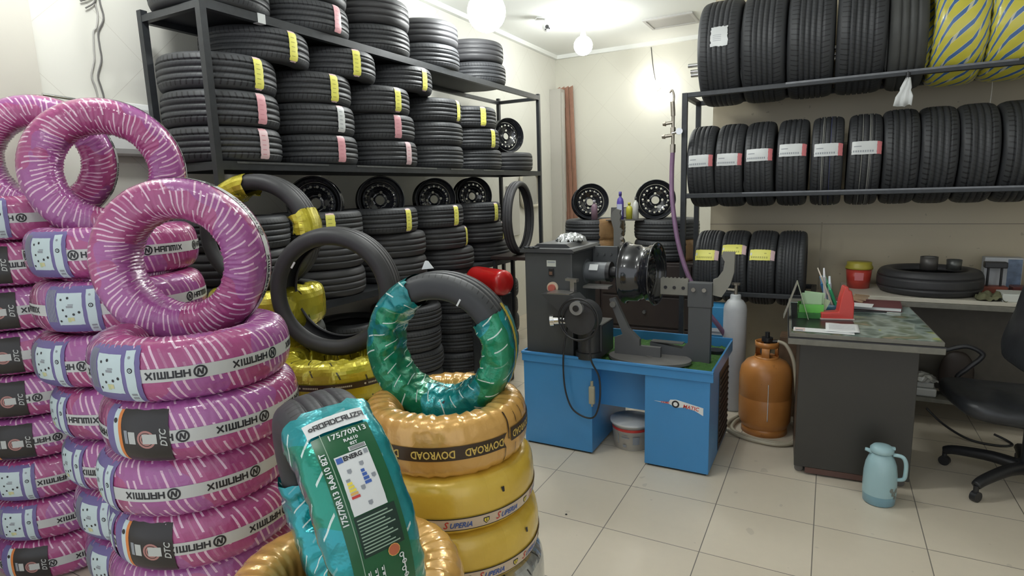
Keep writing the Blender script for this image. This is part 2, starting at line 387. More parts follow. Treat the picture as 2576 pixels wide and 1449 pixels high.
# ---------------------------------------------------------------- tyre shapes
def rho(z, R, r, W, n):
    q = min(1, abs(2*z/W)); return (R+r)/2+(R-r)/2*(1-q**n)**(1/n)
def tyre_mesh(name, m, R=.3, r=.18, W=.185, n=3.6, grooves=(-.25, -.085, .085, .25), seg=88, gw=.0045, gd=.007, lines=()):
    prof = []; vv = []
    zt = .405*W
    zs = {-zt, zt}
    k = 8
    for i in range(k+1): zs.add(-zt+2*zt*i/k)
    pts = [(z, 0) for z in zs if all(abs(z-g*W) > gw*1.5 for g in grooves)]
    for g in grooves: pts += [(g*W-gw, 0), (g*W-gw*.7, 1), (g*W+gw*.7, 1), (g*W+gw, 0)]
    pts.sort()
    # start at bead (negative z), go up the sidewall, across tread, down the other side, back along the liner
    side = []
    h = (R-r)/2; mid = (R+r)/2
    a_t = math.asin(min(1, (abs(2*zt/W))**(n/2)))            # param angle of tread edge
    A = [a_t+(R_(150)-a_t)*i/13 for i in range(1, 14)]
    def P(a, sc=1.0, sh=0.0):
        c, q = math.cos(a), math.sin(a)
        return (mid+sh+h*sc*math.copysign(abs(c)**(2/n), c), W/2*sc*math.copysign(abs(q)**(2/n), q))
    out = []
    for a in reversed(A): rr, z = P(a); out.append((rr, -z, -1.0))
    for z, dpt in pts: out.append((rho(z, R, r, W, n)-(gd if dpt else 0), z, z/W+.5))
    for a in A: rr, z = P(a); out.append((rr, z, 2.0))
    # bead + liner
    inn = []
    for a in [R_(150)-R_(150)*i/8 for i in range(0, 9)]: rr, z = P(a, .83, .000); inn.append((rr, z, 3.0))
    for a in [R_(150)*i/8 for i in range(1, 9)]: rr, z = P(a, .83, .000); inn.append((rr, -z, 3.0))
    prof = out+inn
    M_ = len(prof); vs = []; fs = []; uv = []
    for i in range(seg):
        a = 2*PI*i/seg; c, q = math.cos(a), math.sin(a)
        for rr, z, _ in prof: vs.append((rr*c, rr*q, z))
    for i in range(seg):
        j = (i+1) % seg
        for k in range(M_):
            l = (k+1) % M_
            fs.append((i*M_+k, j*M_+k, j*M_+l, i*M_+l))
            vk, vl = prof[k][2], prof[l][2]
            uv.append([(i/seg, vk), ((i+1)/seg, vk), ((i+1)/seg, vl), (i/seg, vl)])
    b = MB(); b.add(vs, fs, 0, True, uv)
    o = b.build(name, m, fixn=True); me = o.data; bpy.data.objects.remove(o, do_unlink=True)
    me['dims'] = (R, r, W, n)
    return me
def wrap_mesh(name, m, R=.28, r=.165, W=.175, n=3.0, seg=240, k=30, a0=0, a1=2*PI, fold=.0034, fN=78, crumple=0.0, off=0.0, flat=False, seed=0, edge=0, innerfold=1.0):
    """film pulled right round the section of a tyre; a0..a1 = covered arc"""
    R += off; r -= off; W += 2*off; full = abs(a1-a0-2*PI) < 1e-6
    N = seg if full else seg+1; vs = []; fs = []; uv = []
    rnd = random.Random(seed); jit = [rnd.uniform(.4, 1.3) for _ in range(fN+2)]
    for i in range(N):
        t = a0+(a1-a0)*i/seg
        for j in range(k):
            a = 2*PI*j/k
            c, q = math.cos(a), math.sin(a)
            tt = t
            if edge and (i == 0 or i == N-1): tt = t+edge*noise.noise(Vector((seed, j*.7, i)))
            rr = (R+r)/2+(R-r)/2*math.copysign(abs(c)**(2/n), c); z = W/2*math.copysign(abs(q)**(2/n), q)
            inner = (1-c)/2
            ph = (tt/(2*PI)*fN + (z/W)*.9) % fN; fr = ph % 1; amp = jit[int(ph)]*fold*(.35+1.6*inner*innerfold)
            d = amp*(fr if fr < .8 else (1-fr)*4)
            if crumple:
                v3 = Vector((rr*math.cos(tt)*26, rr*math.sin(tt)*26, z*26+seed)); d += crumple*(.12+1.3*inner)*(2.2*noise.voronoi(v3*.62)[0][0]-1.0+.25*noise.noise(v3*2.3))
            nr, nz = c, q
            rr += nr*d; z += nz*d
            vs.append((rr*math.cos(tt), rr*math.sin(tt), z))
    for i in range(seg):
        j2 = (i+1) % N
        for j in range(k):
            l = (j+1) % k
            fs.append((i*k+j, j2*k+j, j2*k+l, i*k+l))
            u0, u1 = (a0+(a1-a0)*i/seg)/(2*PI), (a0+(a1-a0)*(i+1)/seg)/(2*PI); v0, v1 = ((j/k)+.5), ((j+1)/k+.5)
            uv.append([(u0, v0), (u1, v0), (u1, v1), (u0, v1)])
    b = MB(); b.add(vs, fs, 0, not flat, uv)
    o = b.build(name, m, fixn=True); me = o.data; bpy.data.objects.remove(o, do_unlink=True)
    return me
class Decal:
    """flat shapes (s along the tread, z across it) laid on the surface of a tyre"""
    def __init__(s, R, r, W, n=3.0): s.b = MB(); s.g = (R, r, W, n); s.n = 0
    def pt(s, x, z, off):
        R, r, W, n = s.g; z = max(-.49*W, min(.49*W, z)); rr = rho(z, R, r, W, n)+off; a = x/R
        return (rr*math.cos(a), rr*math.sin(a), z)
    def rect(s, x0, x1, z0, z1, mi=0, off=.002, jag=0, thick=0):
        nx = max(1, int(abs(x1-x0)/.008)); nz = max(1, int(abs(z1-z0)/.010)); vs = []; fs = []
        for i in range(nx+1):
            for j in range(nz+1):
                xx = x0+(x1-x0)*i/nx; zz = z0+(z1-z0)*j/nz
                if jag and j in (0, nz): zz += jag*noise.noise(Vector((xx*90, j*5.1, x0*31)))
                if jag and i in (0, nx): xx += jag*noise.noise(Vector((zz*90, i*3.3, x0*17)))
                vs.append(s.pt(xx, zz, off))
        for i in range(nx):
            for j in range(nz): a = i*(nz+1)+j; fs.append((a, a+nz+1, a+nz+2, a+1))
        s.b.add(vs, fs, mi, True); return s
    def poly(s, vs2, fs, mi=0, off=.003, x=0, z=0, rot=0):
        c, q = math.cos(R_(rot)), math.sin(R_(rot))
        s.b.add([s.pt(x+a*c-b*q, z+a*q+b*c, off) for a, b in vs2], fs, mi, False); return s
    def disc(s, x, z, rad, mi=0, off=.003, n=14, r0=0):
        if r0: vs = [(rad*math.cos(2*PI*i/n), rad*math.sin(2*PI*i/n)) for i in range(n)]+[(r0*math.cos(2*PI*i/n), r0*math.sin(2*PI*i/n)) for i in range(n)]; fs = [(i, (i+1) % n, (i+1) % n+n, i+n) for i in range(n)]
        else: vs = [(rad*math.cos(2*PI*i/n), rad*math.sin(2*PI*i/n)) for i in range(n)]; fs = [tuple(range(n))]
        return s.poly(vs, fs, mi, off, x, z)
    def mesh(s, name, mats):
        o = s.b.build(name, mats, fixn=False); me = o.data; bpy.data.objects.remove(o, do_unlink=True); return me

TY = dict(
 rack=tyre_mesh('ribbed_tyre', M_RUB), rackb=tyre_mesh('block_tyre', M_RUBB), racks=tyre_mesh('plain_tyre', M_RUBS, grooves=(-.22, 0, .22)),
 low=tyre_mesh('ribbed_tyre_low', M_RUB, R=.29, W=.185, r=.18),
 up=tyre_mesh('upright_tyre', M_RUB, R=.30, r=.19, W=.188), upb=tyre_mesh('upright_block_tyre', M_RUBB, R=.305, r=.19, W=.192),
 upl=tyre_mesh('upright_fine_tyre', M_RUB, R=.275, r=.17, W=.183, grooves=(-.28, -.17, -.06, .06, .17, .28)),
 wide=tyre_mesh('wide_tyre', M_RUB, R=.36, r=.22, W=.272, n=4.2, grooves=(-.24, -.12, 0, .12, .24)),
 dusty=tyre_mesh('dusty_tyre', M_RUBG, R=.35, r=.21, W=.2, n=3.4, grooves=(-.2, 0, .2)),
 big=tyre_mesh('big_plain_tyre', M_RUBS, R=.30, r=.215, W=.175, n=2.6),
 spare=tyre_mesh('desk_tyre', M_RUBS, R=.30, r=.19, W=.16, n=2.6, grooves=(-.2, .2)),
 thin=tyre_mesh('narrow_tyre', M_RUBS, R=.335, r=.282, W=.09, n=2.6, grooves=(-.15, .15)),
 bare=tyre_mesh('half_bare_tyre', M_RUB, R=.262, r=.168, W=.165, n=3.0, grooves=(-.2, 0, .2)),
 floor=tyre_mesh('dusty_floor_tyre', M_RUB, R=.29, r=.18, W=.18),
)
# ---------------------------------------------------------------- tags stuck on black treads
def tagmesh(kind, R, r, W, n=3.6, seed=0):
    d = Decal(R, r, W, n)
    if kind in 'YPLT':             # tall sticker across the tread of a lying tyre
        main = {'Y': 0, 'P': 0, 'L': 0, 'T': 0}[kind]
        w_ = .030; z1 = .40*W
        d.rect(-w_, w_, -.42*W, z1, 0, .0028, .004)
        d.rect(-w_*.9, w_*.9, z1-.001, .455*W, 1, .0027, .004)
        if kind == 'Y': d.rect(-w_*.8, w_*.8, -.455*W, -.42*W, 1, .0027, .003)
        for i in range(5): d.rect(-w_*.55, w_*.3, -.30*W+i*.025, -.30*W+i*.025+.004, 2, .0034)
        mats = {'Y': [M_TAGY, M_TAGLP, mat('olive_print', (.45, .42, .08), .5)], 'P': [M_TAGP, M_TAGLP, mat('rose_print', (.62, .26, .30), .5)],
                'L': [M_TAGLP, M_TAGP, mat('rose_print', (.62, .26, .30), .5)], 'T': [M_TAGW, M_TAGLP, M_GREY]}[kind]
    elif kind == 'U':              # white sticker with red end, on an upright tyre (long side across the tread)
        d.rect(-.042, .042, -.40*W, .33*W, 0, .0028, .002); d.rect(-.042, .042, .33*W, .47*W, 1, .0028, .003)
        for i in range(9): d.rect(.016, .028, -.36*W+i*.013, -.36*W+i*.013+.008, 2, .0034)
        d.rect(-.012, -.006, -.34*W, -.12*W, 2, .0034)
        mats = [M_TAGW, M_TAGR, M_GREY]
    elif kind == 'V':              # yellow sticker, same form
        d.rect(-.040, .040, -.42*W, .32*W, 0, .0028, .002); d.rect(-.038, .038, .32*W, .47*W, 1, .0028, .003)
        for i in range(8): d.rect(.012, .026, -.36*W+i*.014, -.36*W+i*.014+.009, 2, .0034)
        d.rect(-.015, .005, -.40*W, -.34*W, 3, .0034); d.rect(-.015, -.008, .1*W, .18*W, 2, .0034)
        mats = [M_TAGY, M_TAGLP, mat('olive_print', (.45, .42, .08), .5), M_PAPER]
    elif kind == 'S':              # square white patch
        d.rect(-.075, .055, -.15*W, .25*W, 0, .0028, .008)
        for i in range(4): d.rect(-.02+i*.012, -.017+i*.012, -.1*W, .1*W, 1, .0034)
        mats = [M_TAGW, M_GREY]
    return d.mesh('paper_tag', mats)
_tc = {}
def add_tag(tyre, kind, theta, R, r, W, n=3.6, name='paper_tag', lab=None):
    k = (kind, R, W)
    if k not in _tc: _tc[k] = tagmesh(kind, R, r, W, n)
    o = inst(name, _tc[k], tyre, (0,0,0), (0, 0, R_(theta)))
    o['label'] = lab or {'Y': 'yellow paper tag', 'P': 'pink paper tag', 'L': 'pale pink paper tag', 'T': 'white paper tag', 'U': 'white sticker with a red end', 'V': 'yellow sticker with a pink end', 'S': 'square white sticker'}[kind]
    return o
# ---------------------------------------------------------------- room
H = 3.42; XL, XR, YB, YF = -3.46, 3.2, 7.85, -1.6; XJ, YJ = -.87, 5.10
def shell(name, m, *boxes):
    b = MB()
    for q in boxes: b.box(*q)
    return struct(b.build(name, m))
shell('floor', M_FLOOR, (XL-.15, XR+.15, YF, YB+.15, -.1, 0))
shell('ceiling', M_CEIL, (XL-.15, XR+.15, YF, YB+.15, H, H+.1))
shell('wall_left', M_WALL_L, (XL-.15, XL, YF, YB+.15, 0, H))
shell('wall_back', M_WALL_B, (XL, XJ, YB, YB+.15, 0, H))
shell('wall_alcove', M_WALL_L, (XJ, XJ+.12, YJ+.002, YB, 0, H))
shell('wall_desk', M_WALL_R, (XJ, XR, YJ, YJ+.12, 0, H))
shell('wall_right', M_WALL_L, (XR, XR+.15, YF, YJ+.12, 0, H))
shell('wall_pilaster', mat('pilaster_tiles', (.56, .535, .47), .35, noise=.05, nscale=1.5), (XL, XL+.035, .3, 1.56, 0, H))
shell('trim_1', M_CEIL, (XL, XL+.05, YF, YB, H-.05, H))
shell('trim_2', M_CEIL, (XL+.05, XJ, YB-.05, YB, H-.05, H))
shell('trim_3', mat('grey_door_jamb', (.10, .105, .10), .5, noise=.2), (XL+.036, XL+.12, .62, 1.02, 0, 1.15))

# pipe boxing in the far left corner
b = MB(); b.box(XL+.001, XL+.16, YB-.22, YB-.001, 0, 2.95); b.box(XL+.161, XL+.19, YB-.19, YB-.14, 0, 2.9)
tag(b.build('corner_duct', mat('duct_paint', (.50, .48, .43), .5)), 'tall beige boxed duct running up the far corner left of the brown strips', 'duct')

# ---------------------------------------------------------------- lamps
M_BULB = emit('lit_bulb', (.97, 1, .98), 46*LAMP)
M_BULBS = emit('lit_bulb_small', (1, .96, .88), 22*LAMP)
M_BULB2 = emit('lit_bulb_overhead', (.97, 1, .98), 50*LAMP)
def lamp(name, label, x, y, z, R=.10, m=M_BULB, hangs=True):
    t = thing(name, label, 'lamp', (x, y, H))
    b = MB(); b.lathe([(0, 0), (.055, 0), (.055, -.008), (.03, -.022), (.012, -.03), (0, -.03)], 24); b.build('ceiling_rose', M_WHITEP, t)
    b = MB(); b.cyl((0, 0, -.028), (0, 0, z-H+R+.06), .006, n=8); b.build('cord', mat('lamp_cord', (.6, .6, .6), .5), t)
    b = MB(); b.lathe([(0, R+.065), (.022, R+.065), (.028, R+.02), (.034, R-.01), (0, R-.012)], 20, Matrix.Translation((0, 0, z-H))); b.build('socket', M_WHITEP, t)
    b = MB(); b.lathe([(0.0, -R)]+[(R*math.sin(PI*i/14), -R*math.cos(PI*i/14)) for i in range(1, 13)]+[(R*.35, R*.93), (0, R*.95)], 28, Matrix.Translation((0, 0, z-H))); b.build('bulb', m, t)
    return t
lamp('hanging_lamp', 'round lit lamp hanging below the ceiling rose, in front of the back wall', -2.446, 6.302, 3.13, .10)
lamp('hanging_lamp', 'biggest glaring lamp, above the far end of the black tyre rack', -2.45, 4.24, 2.99, .15)
lamp('hanging_lamp', 'lit lamp over the pink wrapped tyres, above the picture', -2.70, 1.50, 3.05, .10, M_BULB2)
lamp('hanging_lamp', 'lit lamp over the middle of the tiled floor, above the picture', -1.0, 2.5, 3.16, .10, M_BULB2)
lamp('hanging_lamp', 'lit lamp above the place where the photographer stands', -1.1, .2, 3.16, .075, M_BULB2)
t = thing('wall_lamp', 'small lit bulb on the back wall between the brown strips and the right rack', 'lamp', (-2.035, YB, 2.86))
b = MB(); b.cyl((0, -.002, 0), (0, -.03, 0), .045); b.build('backplate', M_WHITEP, t)
b = MB(); b.cyl((0, -.03, 0), (0, -.075, 0), .02); b.build('socket', M_WHITEP, t)
b = MB(); M = Matrix.Translation((0, -.135, 0)); b.lathe([(.065*math.sin(PI*i/12), -.065*math.cos(PI*i/12)) for i in range(13)], 24, M); b.build('bulb', M_BULBS, t)
b = MB(); b.tube([(-2.05, YB-.006, 2.90), (-2.09, YB-.006, 3.1), (-2.12, YB-.006, 3.36)], .005, 6); tag(b.build('wall_lamp_cable', mat('dark_cable', (.05, .05, .05), .5)), 'thin dark cable running up the back wall from the small lit bulb', 'cable')
# camera + rose + hatch on the ceiling
t = thing('security_camera', 'small white dome security camera on a ceiling plate left of the hanging lamp', 'camera', (-2.78, 6.1, H))
b = MB(); b.box(-.12, .12, -.05, .05, -.014, -.0005, bev=.005, M=Matrix.Rotation(R_(35), 4, 'Z')); b.build('mounting_plate', M_WHITEP, t)
b = MB(); b.cyl((0, 0, -.014), (0, -.01, -.06), .03); b.build('neck', M_WHITEP, t)
b = MB(); b.lathe([(.052*math.sin(PI*i/12), -.052*math.cos(PI*i/12)) for i in range(13)], 24, Matrix.Translation((.01, -.02, -.095))); bd = b.build('head', M_WHITEP, t)
b = MB(); dd = (Vector((0, 0, 1.6))-Vector((-2.78, 6.1, H-.1))).normalized(); c0 = Vector((.01, -.02, -.095)); b.cyl(c0+dd*.045, c0+dd*.056, .02); b.cyl(c0+dd*.04+Vector((.025, 0, -.02)), c0+dd*.052+Vector((.025, 0, -.02)), .009); b.cyl(c0+dd*.04+Vector((-.02, 0, -.025)), c0+dd*.052+Vector((-.02, 0, -.025)), .008); b.build('lens', M_BLACKP, bd)
t = thing('ceiling_hatch', 'recessed rectangular grey hatch in the ceiling right of the hanging lamp', 'hatch', (-1.66, 6.98, H))
b = MB()
for q in ((-.27, .27, -.22, -.18), (-.27, .27, .18, .22), (-.27, -.24, -.18, .18), (.24, .27, -.18, .18)): b.box(*q, -.02, -.0005)
b.build('frame', mat('hatch_frame', (.45, .44, .42), .5), t)
b = MB(); b.box(-.24, .24, -.18, .18, -.012, -.0008); b.build('panel', mat('hatch_panel', (.40, .39, .37), .6), t)
# loose cables on the left wall
CP = ([(1.90, 3.0), (1.89, 2.8), (1.875, 2.654), (1.88, 2.587), (1.865, 2.518), (1.847, 2.491), (1.838, 2.41), (1.832, 2.349), (1.808, 2.266), (1.819, 2.207), (1.824, 2.147), (1.82, 2.0), (1.83, 1.8)],
      [(1.92, 3.0), (1.905, 2.8), (1.899, 2.66), (1.907, 2.573), (1.871, 2.496), (1.868, 2.426), (1.868, 2.356), (1.839, 2.27), (1.847, 2.211), (1.854, 2.151), (1.85, 2.0), (1.86, 1.8)])
for k in (0, 1):
    b = MB(); b.tube([(XL+.012, y, z) for y, z in CP[k]], .0042, 6, sub=5)
    tag(b.build('wall_cable', mat('grey_cable' if k == 0 else 'dark_grey_cable', (.36, .35, .33) if k == 0 else (.13, .125, .12), .5)), ['lighter grey wavy cable, left one of the pair down the left wall', 'darker wavy cable, right one of the pair down the left wall'][k], 'cable')
t = thing('wall_unit', 'white rounded plastic housing on the left wall behind the upright pink rings', 'housing', (XL, 1.93, 1.97))
b = MB(); b.box(.001, .09, -.20, .17, -.115, .17, bev=.035); b.build('housing', M_WHITEP, t)
for z in (.13, .155): b = MB(); b.cyl((.05, -.38, z+.01), (.05, -.20, z), .008, n=10); b.build('rod', M_CHROME, t)
b = MB(); b.tube([(XL+.012, 1.885, 2.75), (XL+.02, 1.86, 2.67), (XL+.02, 1.80, 2.63)], .005, 6); b.tube([(XL+.012, 1.89, 2.72), (XL+.02, 1.87, 2.645), (XL+.02, 1.82, 2.60)], .004, 6)
tag(b.build('cable_tail', mat('dark_grey_cable2', (.13, .125, .12), .5)), 'frayed cable end curling left at the top of the wavy pair', 'cable')
# brown strips leaning in the corner
M_COP = mat('brown_plastic_strip', (.36, .19, .13), .42, noise=.15)
for i in range(4):
    x0 = -3.325+i*.060
    b = MB(); M = Matrix.Translation((x0, YB-.05, .02)) @ Matrix.Rotation(R_(-1.9+i*.05), 4, 'Y')
    b.prism([(0, 0), (.052, 0), (.052, 2.98), (.0, 2.96)], -.004, 0, M=M); b.box(0, .006, -.022, -.004, 0, 2.96, M=M); b.box(.046, .052, -.022, -.004, 0, 2.96, M=M)
    tag(b.build('plastic_strip', M_COP), ['leftmost of the four tall brown strips against the back wall', 'second from the left of the four tall brown strips against the back wall', 'third from the left of the four tall brown strips against the back wall', 'rightmost of the four tall brown strips against the back wall'][i], 'strip', 'tall brown strips leaning by the corner')

# ---------------------------------------------------------------- left rack
X1, X0 = -2.76, -3.26; Y0_, Y1_ = 2.0, 5.83; ZL = (.95, 1.80, 2.583)
t = thing('tyre_rack', 'long black steel shelf rack full of black tyres along the left wall', 'rack', (0, 0, 0)); LR = t
def post(x, y, z1, par, w=.036, z0=0):
    b = MB(); b.box(x-w/2, x+w/2, y-w/2, y+w/2, z0, z1); return b.build('post', M_STEEL, par)
post(X1-.018, Y0_, 3.25, t); post(X1-.018, Y1_, 2.60, t, .034); post(X0, Y0_, 2.60, t); post(X0, Y1_, 2.60, t, .034)
for k, z in enumerate(ZL):
    b = MB(); ye = Y1_ if k < 2 else 5.12
    b.box(X0, X1-.03, Y0_, ye, z-.012, z-.002)
    if k < 2 or True: b.build('shelf_sheet', mat('dark_shelf_sheet', (.028, .03, .034), .5, noise=.3, nscale=6), t)
    b = MB(); b.box(X1-.036, X1+.0, Y0_+.018, Y1_-.017, z-.045, z); b.build('front_rail', M_STEEL, t)
    b = MB(); b.box(X0-.018, X0+.018, Y0_+.018, Y1_-.017, z-.045, z-.013); b.build('back_rail', M_STEEL, t)
    for yy in (Y0_, Y1_): b = MB(); b.box(X0+.018, X1-.036, yy-.016, yy+.016, z-.045, z-.013); b.build('side_rail', M_STEEL, t)
b = MB()
for a_, c_ in ((2.1, 2.75), (3.0, 3.9), (4.1, 4.45), (4.62, 5.0)): b.box(X1+.0005, X1+.003, a_, c_, 1.80-.012, 1.80-.002)
b.build('worn_edge', M_STEELW, t)
b = MB(); b.box(X1-.0375, X1+.0015, 2.32, 2.37, 2.583-.047, 2.583+.003); b.build('tape_wrap', M_TAGW, t)
b = MB(); b.cyl((X0, Y0_-.017, 2.02), (X0, Y0_-.06, 2.02), .012); b.lathe([(.012, -.006), (.022, -.006), (.022, .006), (.012, .006)], 16, Matrix.Translation((X0, Y0_-.08, 2.02)) @ Matrix.Rotation(PI/2, 4, 'X'), closed=True); b.build('eye_hook', M_STEEL, t)

OW = ['nearest', 'second', 'third', 'fourth', 'fifth', 'sixth']
LW = ['bottom', 'second', 'third', 'fourth']
CY = [2.245, 2.865, 3.51, 4.165, 4.81, 5.5]
TG = {('mid', 0, 0): ('L', 4), ('mid', 0, 1): ('P', 4.5), ('mid', 0, 2): ('Y', 5), ('mid', 1, 0): ('P', -4.5), ('mid', 1, 1): ('T', .5), ('mid', 1, 2): ('Y', -4), ('mid', 2, 0): ('L', .5), ('mid', 2, 1): ('P', -14.5), ('mid', 2, 2): ('Y', -4.5),
      ('mid', 3, 2): ('Y', 9), ('mid', 4, 1): ('Y', -5), ('mid', 4, 2): ('Y', -22), ('low', 1, 2): ('Y', -27), ('low', 2, 2): ('Y', -1), ('low', 3, 2): ('Y', -3.5), ('low', 3, 1): ('Y', 19), ('low', 4, 2): ('Y', -1.5), ('low', 4, 1): ('Y', 13.5)}
KN = {'Y': 'yellow-tagged', 'P': 'pink-tagged', 'L': 'pale-pink-tagged', 'T': 'white-tagged'}
def lie(key, x, y, z, rot=None):
    me = TY[key]; R, r, W, n = me['dims']
    return inst('tyre', me, None, (x, y, z+W/2), (0, 0, R_(rot if rot is not None else random.uniform(0, 360))))
def lie_tag(o, key, kind, th):
    me = TY[key]; R, r, W, n = me['dims']
    o.rotation_euler = (0, 0, 0); return add_tag(o, kind, th, R, r, W, n)
SH = {'mid': ('middle', ZL[1]), 'low': ('lowest', ZL[0]), 'top': ('top', ZL[2])}
cols = {'mid': (3, 3, 3, 3, 3, 1), 'low': (3, 3, 3, 3, 3, 0), 'top': (2, 2, 2, 2, 2, 0)}
def rack_tyre(sh, c, l, x=-3.03):
    sname, z0 = SH[sh]; key = 'rack' if (c, sh) != (3, 'mid') else 'rack'
    if sh == 'low' and l < 2: key = 'racks'
    if sh == 'top' and l == 1: key = 'racks'
    if sh == 'mid' and c == 5: key = 'racks'
    if sh == 'mid' and c == 0: key = 'rackb'
    dy = {('mid', 1): (.012, 0, -.015), ('mid', 2): (.013, .001, -.05), ('mid', 4): (.035, -.005, -.045), ('low', 2): (.065, .06, -.03), ('low', 3): (.1, .02, -.03), ('low', 4): (.14, .04, -.03), ('top', 4): (.17, .13)}.get((sh, c), (0, 0, 0, 0))[l]
    o = lie(key, x+random.uniform(-.008, .004), CY[c]+dy, z0+.185*l)
    k = TG.get((sh, c, l)); kn = 'plain black'
    if k: lie_tag(o, key, k[0], k[1]); kn = KN[k[0]]
    lw = 'alone' if cols[sh][c] == 1 else (LW[l] if l == 0 else ('top' if l == cols[sh][c]-1 else LW[l]))
    tag(o, f'{kn} tyre, {lw} in the {OW[c]} stack, {sname} shelf, left rack', 'tyre', 'tyres lying on the %s shelf of the left rack' % sname)
    return o
for sh, cc in cols.items():
    for c, nl in enumerate(cc):
        for l in range(nl): rack_tyre(sh, c, l)
for i, (y, k, th) in enumerate(((2.507, 'Y', 3), (3.10, 'Y', -11), (3.76, 'Y', 1))):
    o = lie('rack', -3.03, y, ZL[1]+.185*3); lie_tag(o, 'rack', k, th)
    tag(o, f'yellow-tagged tyre bridging the {OW[i]} and {OW[i+1]} stacks at the top of the middle shelf', 'tyre', 'tyres lying on the middle shelf of the left rack')
o = next(o for o in COL.objects if o.get('label', '').startswith('plain black tyre, bottom in the second stack, top shelf')); lie_tag(o, 'rack', 'P', 5)
o['label'] = 'pink-tagged tyre, bottom in the second stack, top shelf, left rack'
# stacks on the floor below the rack
for c, (x, y, nl) in enumerate(((-3.0, 2.45, 4), (-3.03, 3.09, 4), (-3.03, 3.73, 4), (-3.03, 4.45, 4), (-3.03, 5.1, 4))):
    for l in range(nl):
        o = lie('floor', x, y+(.02 if l % 2 else 0), .18*l)
        tag(o, f'dusty black tyre, {["bottom", "second", "third", "top"][l]} of the {OW[c]} floor stack under the left rack', 'tyre', 'dusty tyres stacked on the floor under the left rack')

# ---------------------------------------------------------------- steel rims
def sector_holes(b, prof, r1, r2, N, rc, rh, th, M, mi=0, m=8, phase=0):
    """annulus r1..r2 with N round holes, thickness th; prof(r) gives z"""
    for side in (0, 1):
        for k in range(N):
            a0 = phase+2*PI*k/N; a1 = phase+2*PI*(k+1)/N; am = (a0+a1)/2; per = []
            for i in range(m): per.append((a0+(a1-a0)*i/m, r1))
            for i in range(m): per.append((a1, r1+(r2-r1)*i/m))
            for i in range(m): per.append((a1-(a1-a0)*i/m, r2))
            for i in range(m): per.append((a0, r2-(r2-r1)*i/m))
            n = len(per); vs = []
            cx, cy = rc*math.cos(am), rc*math.sin(am)
            for a, r in per: vs.append((r*math.cos(a), r*math.sin(a), prof(r)-side*th))
            for a, r in per:
                x, y = r*math.cos(a)-cx, r*math.sin(a)-cy; L = math.hypot(x, y); x, y = cx+x/L*rh, cy+y/L*rh; vs.append((x, y, prof(math.hypot(x, y))-side*th-(.003 if side == 0 else -.003)))
            fs = [(i, (i+1) % n, (i+1) % n+n, i+n) for i in range(n)]
            b.add([M @ Vector(v) for v in vs], fs, mi, True)
            if side == 0:
                vs2 = []
                for v in vs[n:]: vs2 += [M @ Vector(v), M @ (Vector(v)-Vector((0, 0, th-.006)))]
                b.add(vs2, [(2*i, (2*i+2) % (2*n), (2*i+3) % (2*n), 2*i+1) for i in range(n)], mi, True)
def rim_parts(R=.175, W=.15):
    I = Matrix.Identity(4)
    b = MB()
    pr = [(R-.004, W/2), (R, W/2-.004), (R-.002, W/2-.010), (R-.012, W/2-.013), (R-.016, W/2-.04), (R-.022, W/2-.048), (R-.030, W/2-.056), (R-.031, .002), (R-.020, -.008), (R-.016, -W/2+.032), (R-.013, -W/2+.012), (R, -W/2+.008), (R-.002, -W/2)]
    pr2 = [(r-.004, z) for r, z in reversed(pr)]; pr2[0] = (R-.006, -W/2+.003); pr2[-1] = (R-.008, W/2-.001)
    b.lathe(pr+pr2, 72, closed=True); barrel = b
    Rd = R-.036; zf = W/2-.045
    def prof(r):
        q = r/Rd
        if q > .93: return zf-.018-(q-.93)*.2
        if q > .62: return zf-.018+.030*math.sin((q-.62)/.31*PI)*.45+.004
        if q > .40: return zf-.014-.016*(1-(q-.40)/.22)
        return zf-.030+.006*math.cos(q/.4*PI/2)
    d = MB()
    sector_holes(d, prof, Rd*.62, Rd*.93, 16, Rd*.78, Rd*.062, .005, I)
    sector_holes(d, prof, Rd*.30, Rd*.58, 4, Rd*.43, Rd*.075, .006, I, phase=.3)
    d.lathe([(Rd*.58, prof(Rd*.58)), (Rd*.60, prof(Rd*.60)), (Rd*.62, prof(Rd*.62))], 64); d.lathe([(Rd*.93, prof(Rd*.93)), (Rd*1.0, prof(Rd)), (Rd*1.0, prof(Rd)-.03)], 64)
    d.lathe([(Rd*.245, prof(Rd*.2)-.012), (Rd*.245, prof(Rd*.2)+.006), (Rd*.275, prof(Rd*.23)+.006), (Rd*.30, prof(Rd*.30))], 40)
    return barrel, d
_rb = {}
def rim(label, M, R=.175, W=.15, group='black steel rims on the lowest shelf', spin=0):
    if (R, W) not in _rb:
        a, d = rim_parts(R, W); oa = a.build('t', M_RIM); od = d.build('t', M_RIM); _rb[(R, W)] = (oa.data, od.data)
        for o in (oa, od): bpy.data.objects.remove(o, do_unlink=True)
        _rb[(R, W)][0].name = 'rim_barrel'; _rb[(R, W)][1].name = 'rim_disc'
    t = thing('steel_rim', label, 'rim', group=group, M=M @ Matrix.Rotation(R_(spin), 4, 'Z'))
    inst('barrel', _rb[(R, W)][0], t); inst('disc', _rb[(R, W)][1], t)
    return t
for i, (y, z, yaw) in enumerate(((2.837, 1.38, -52), (3.473, 1.384, -42), (4.165, 1.372, -42), (4.777, 1.385, -38))):
    rim('black steel rim, %s of four along the lowest shelf of the left rack' % OW[i], stand(-2.99, y, z+.178, .175, yaw, -3, i*17), .175, .15)
rim('black steel rim standing alone on the last tyre of the middle shelf', stand(-3.0, 5.50, 1.985+.176, .175, -30, -4, 20), .175, .15, 'black steel rims on the left rack')
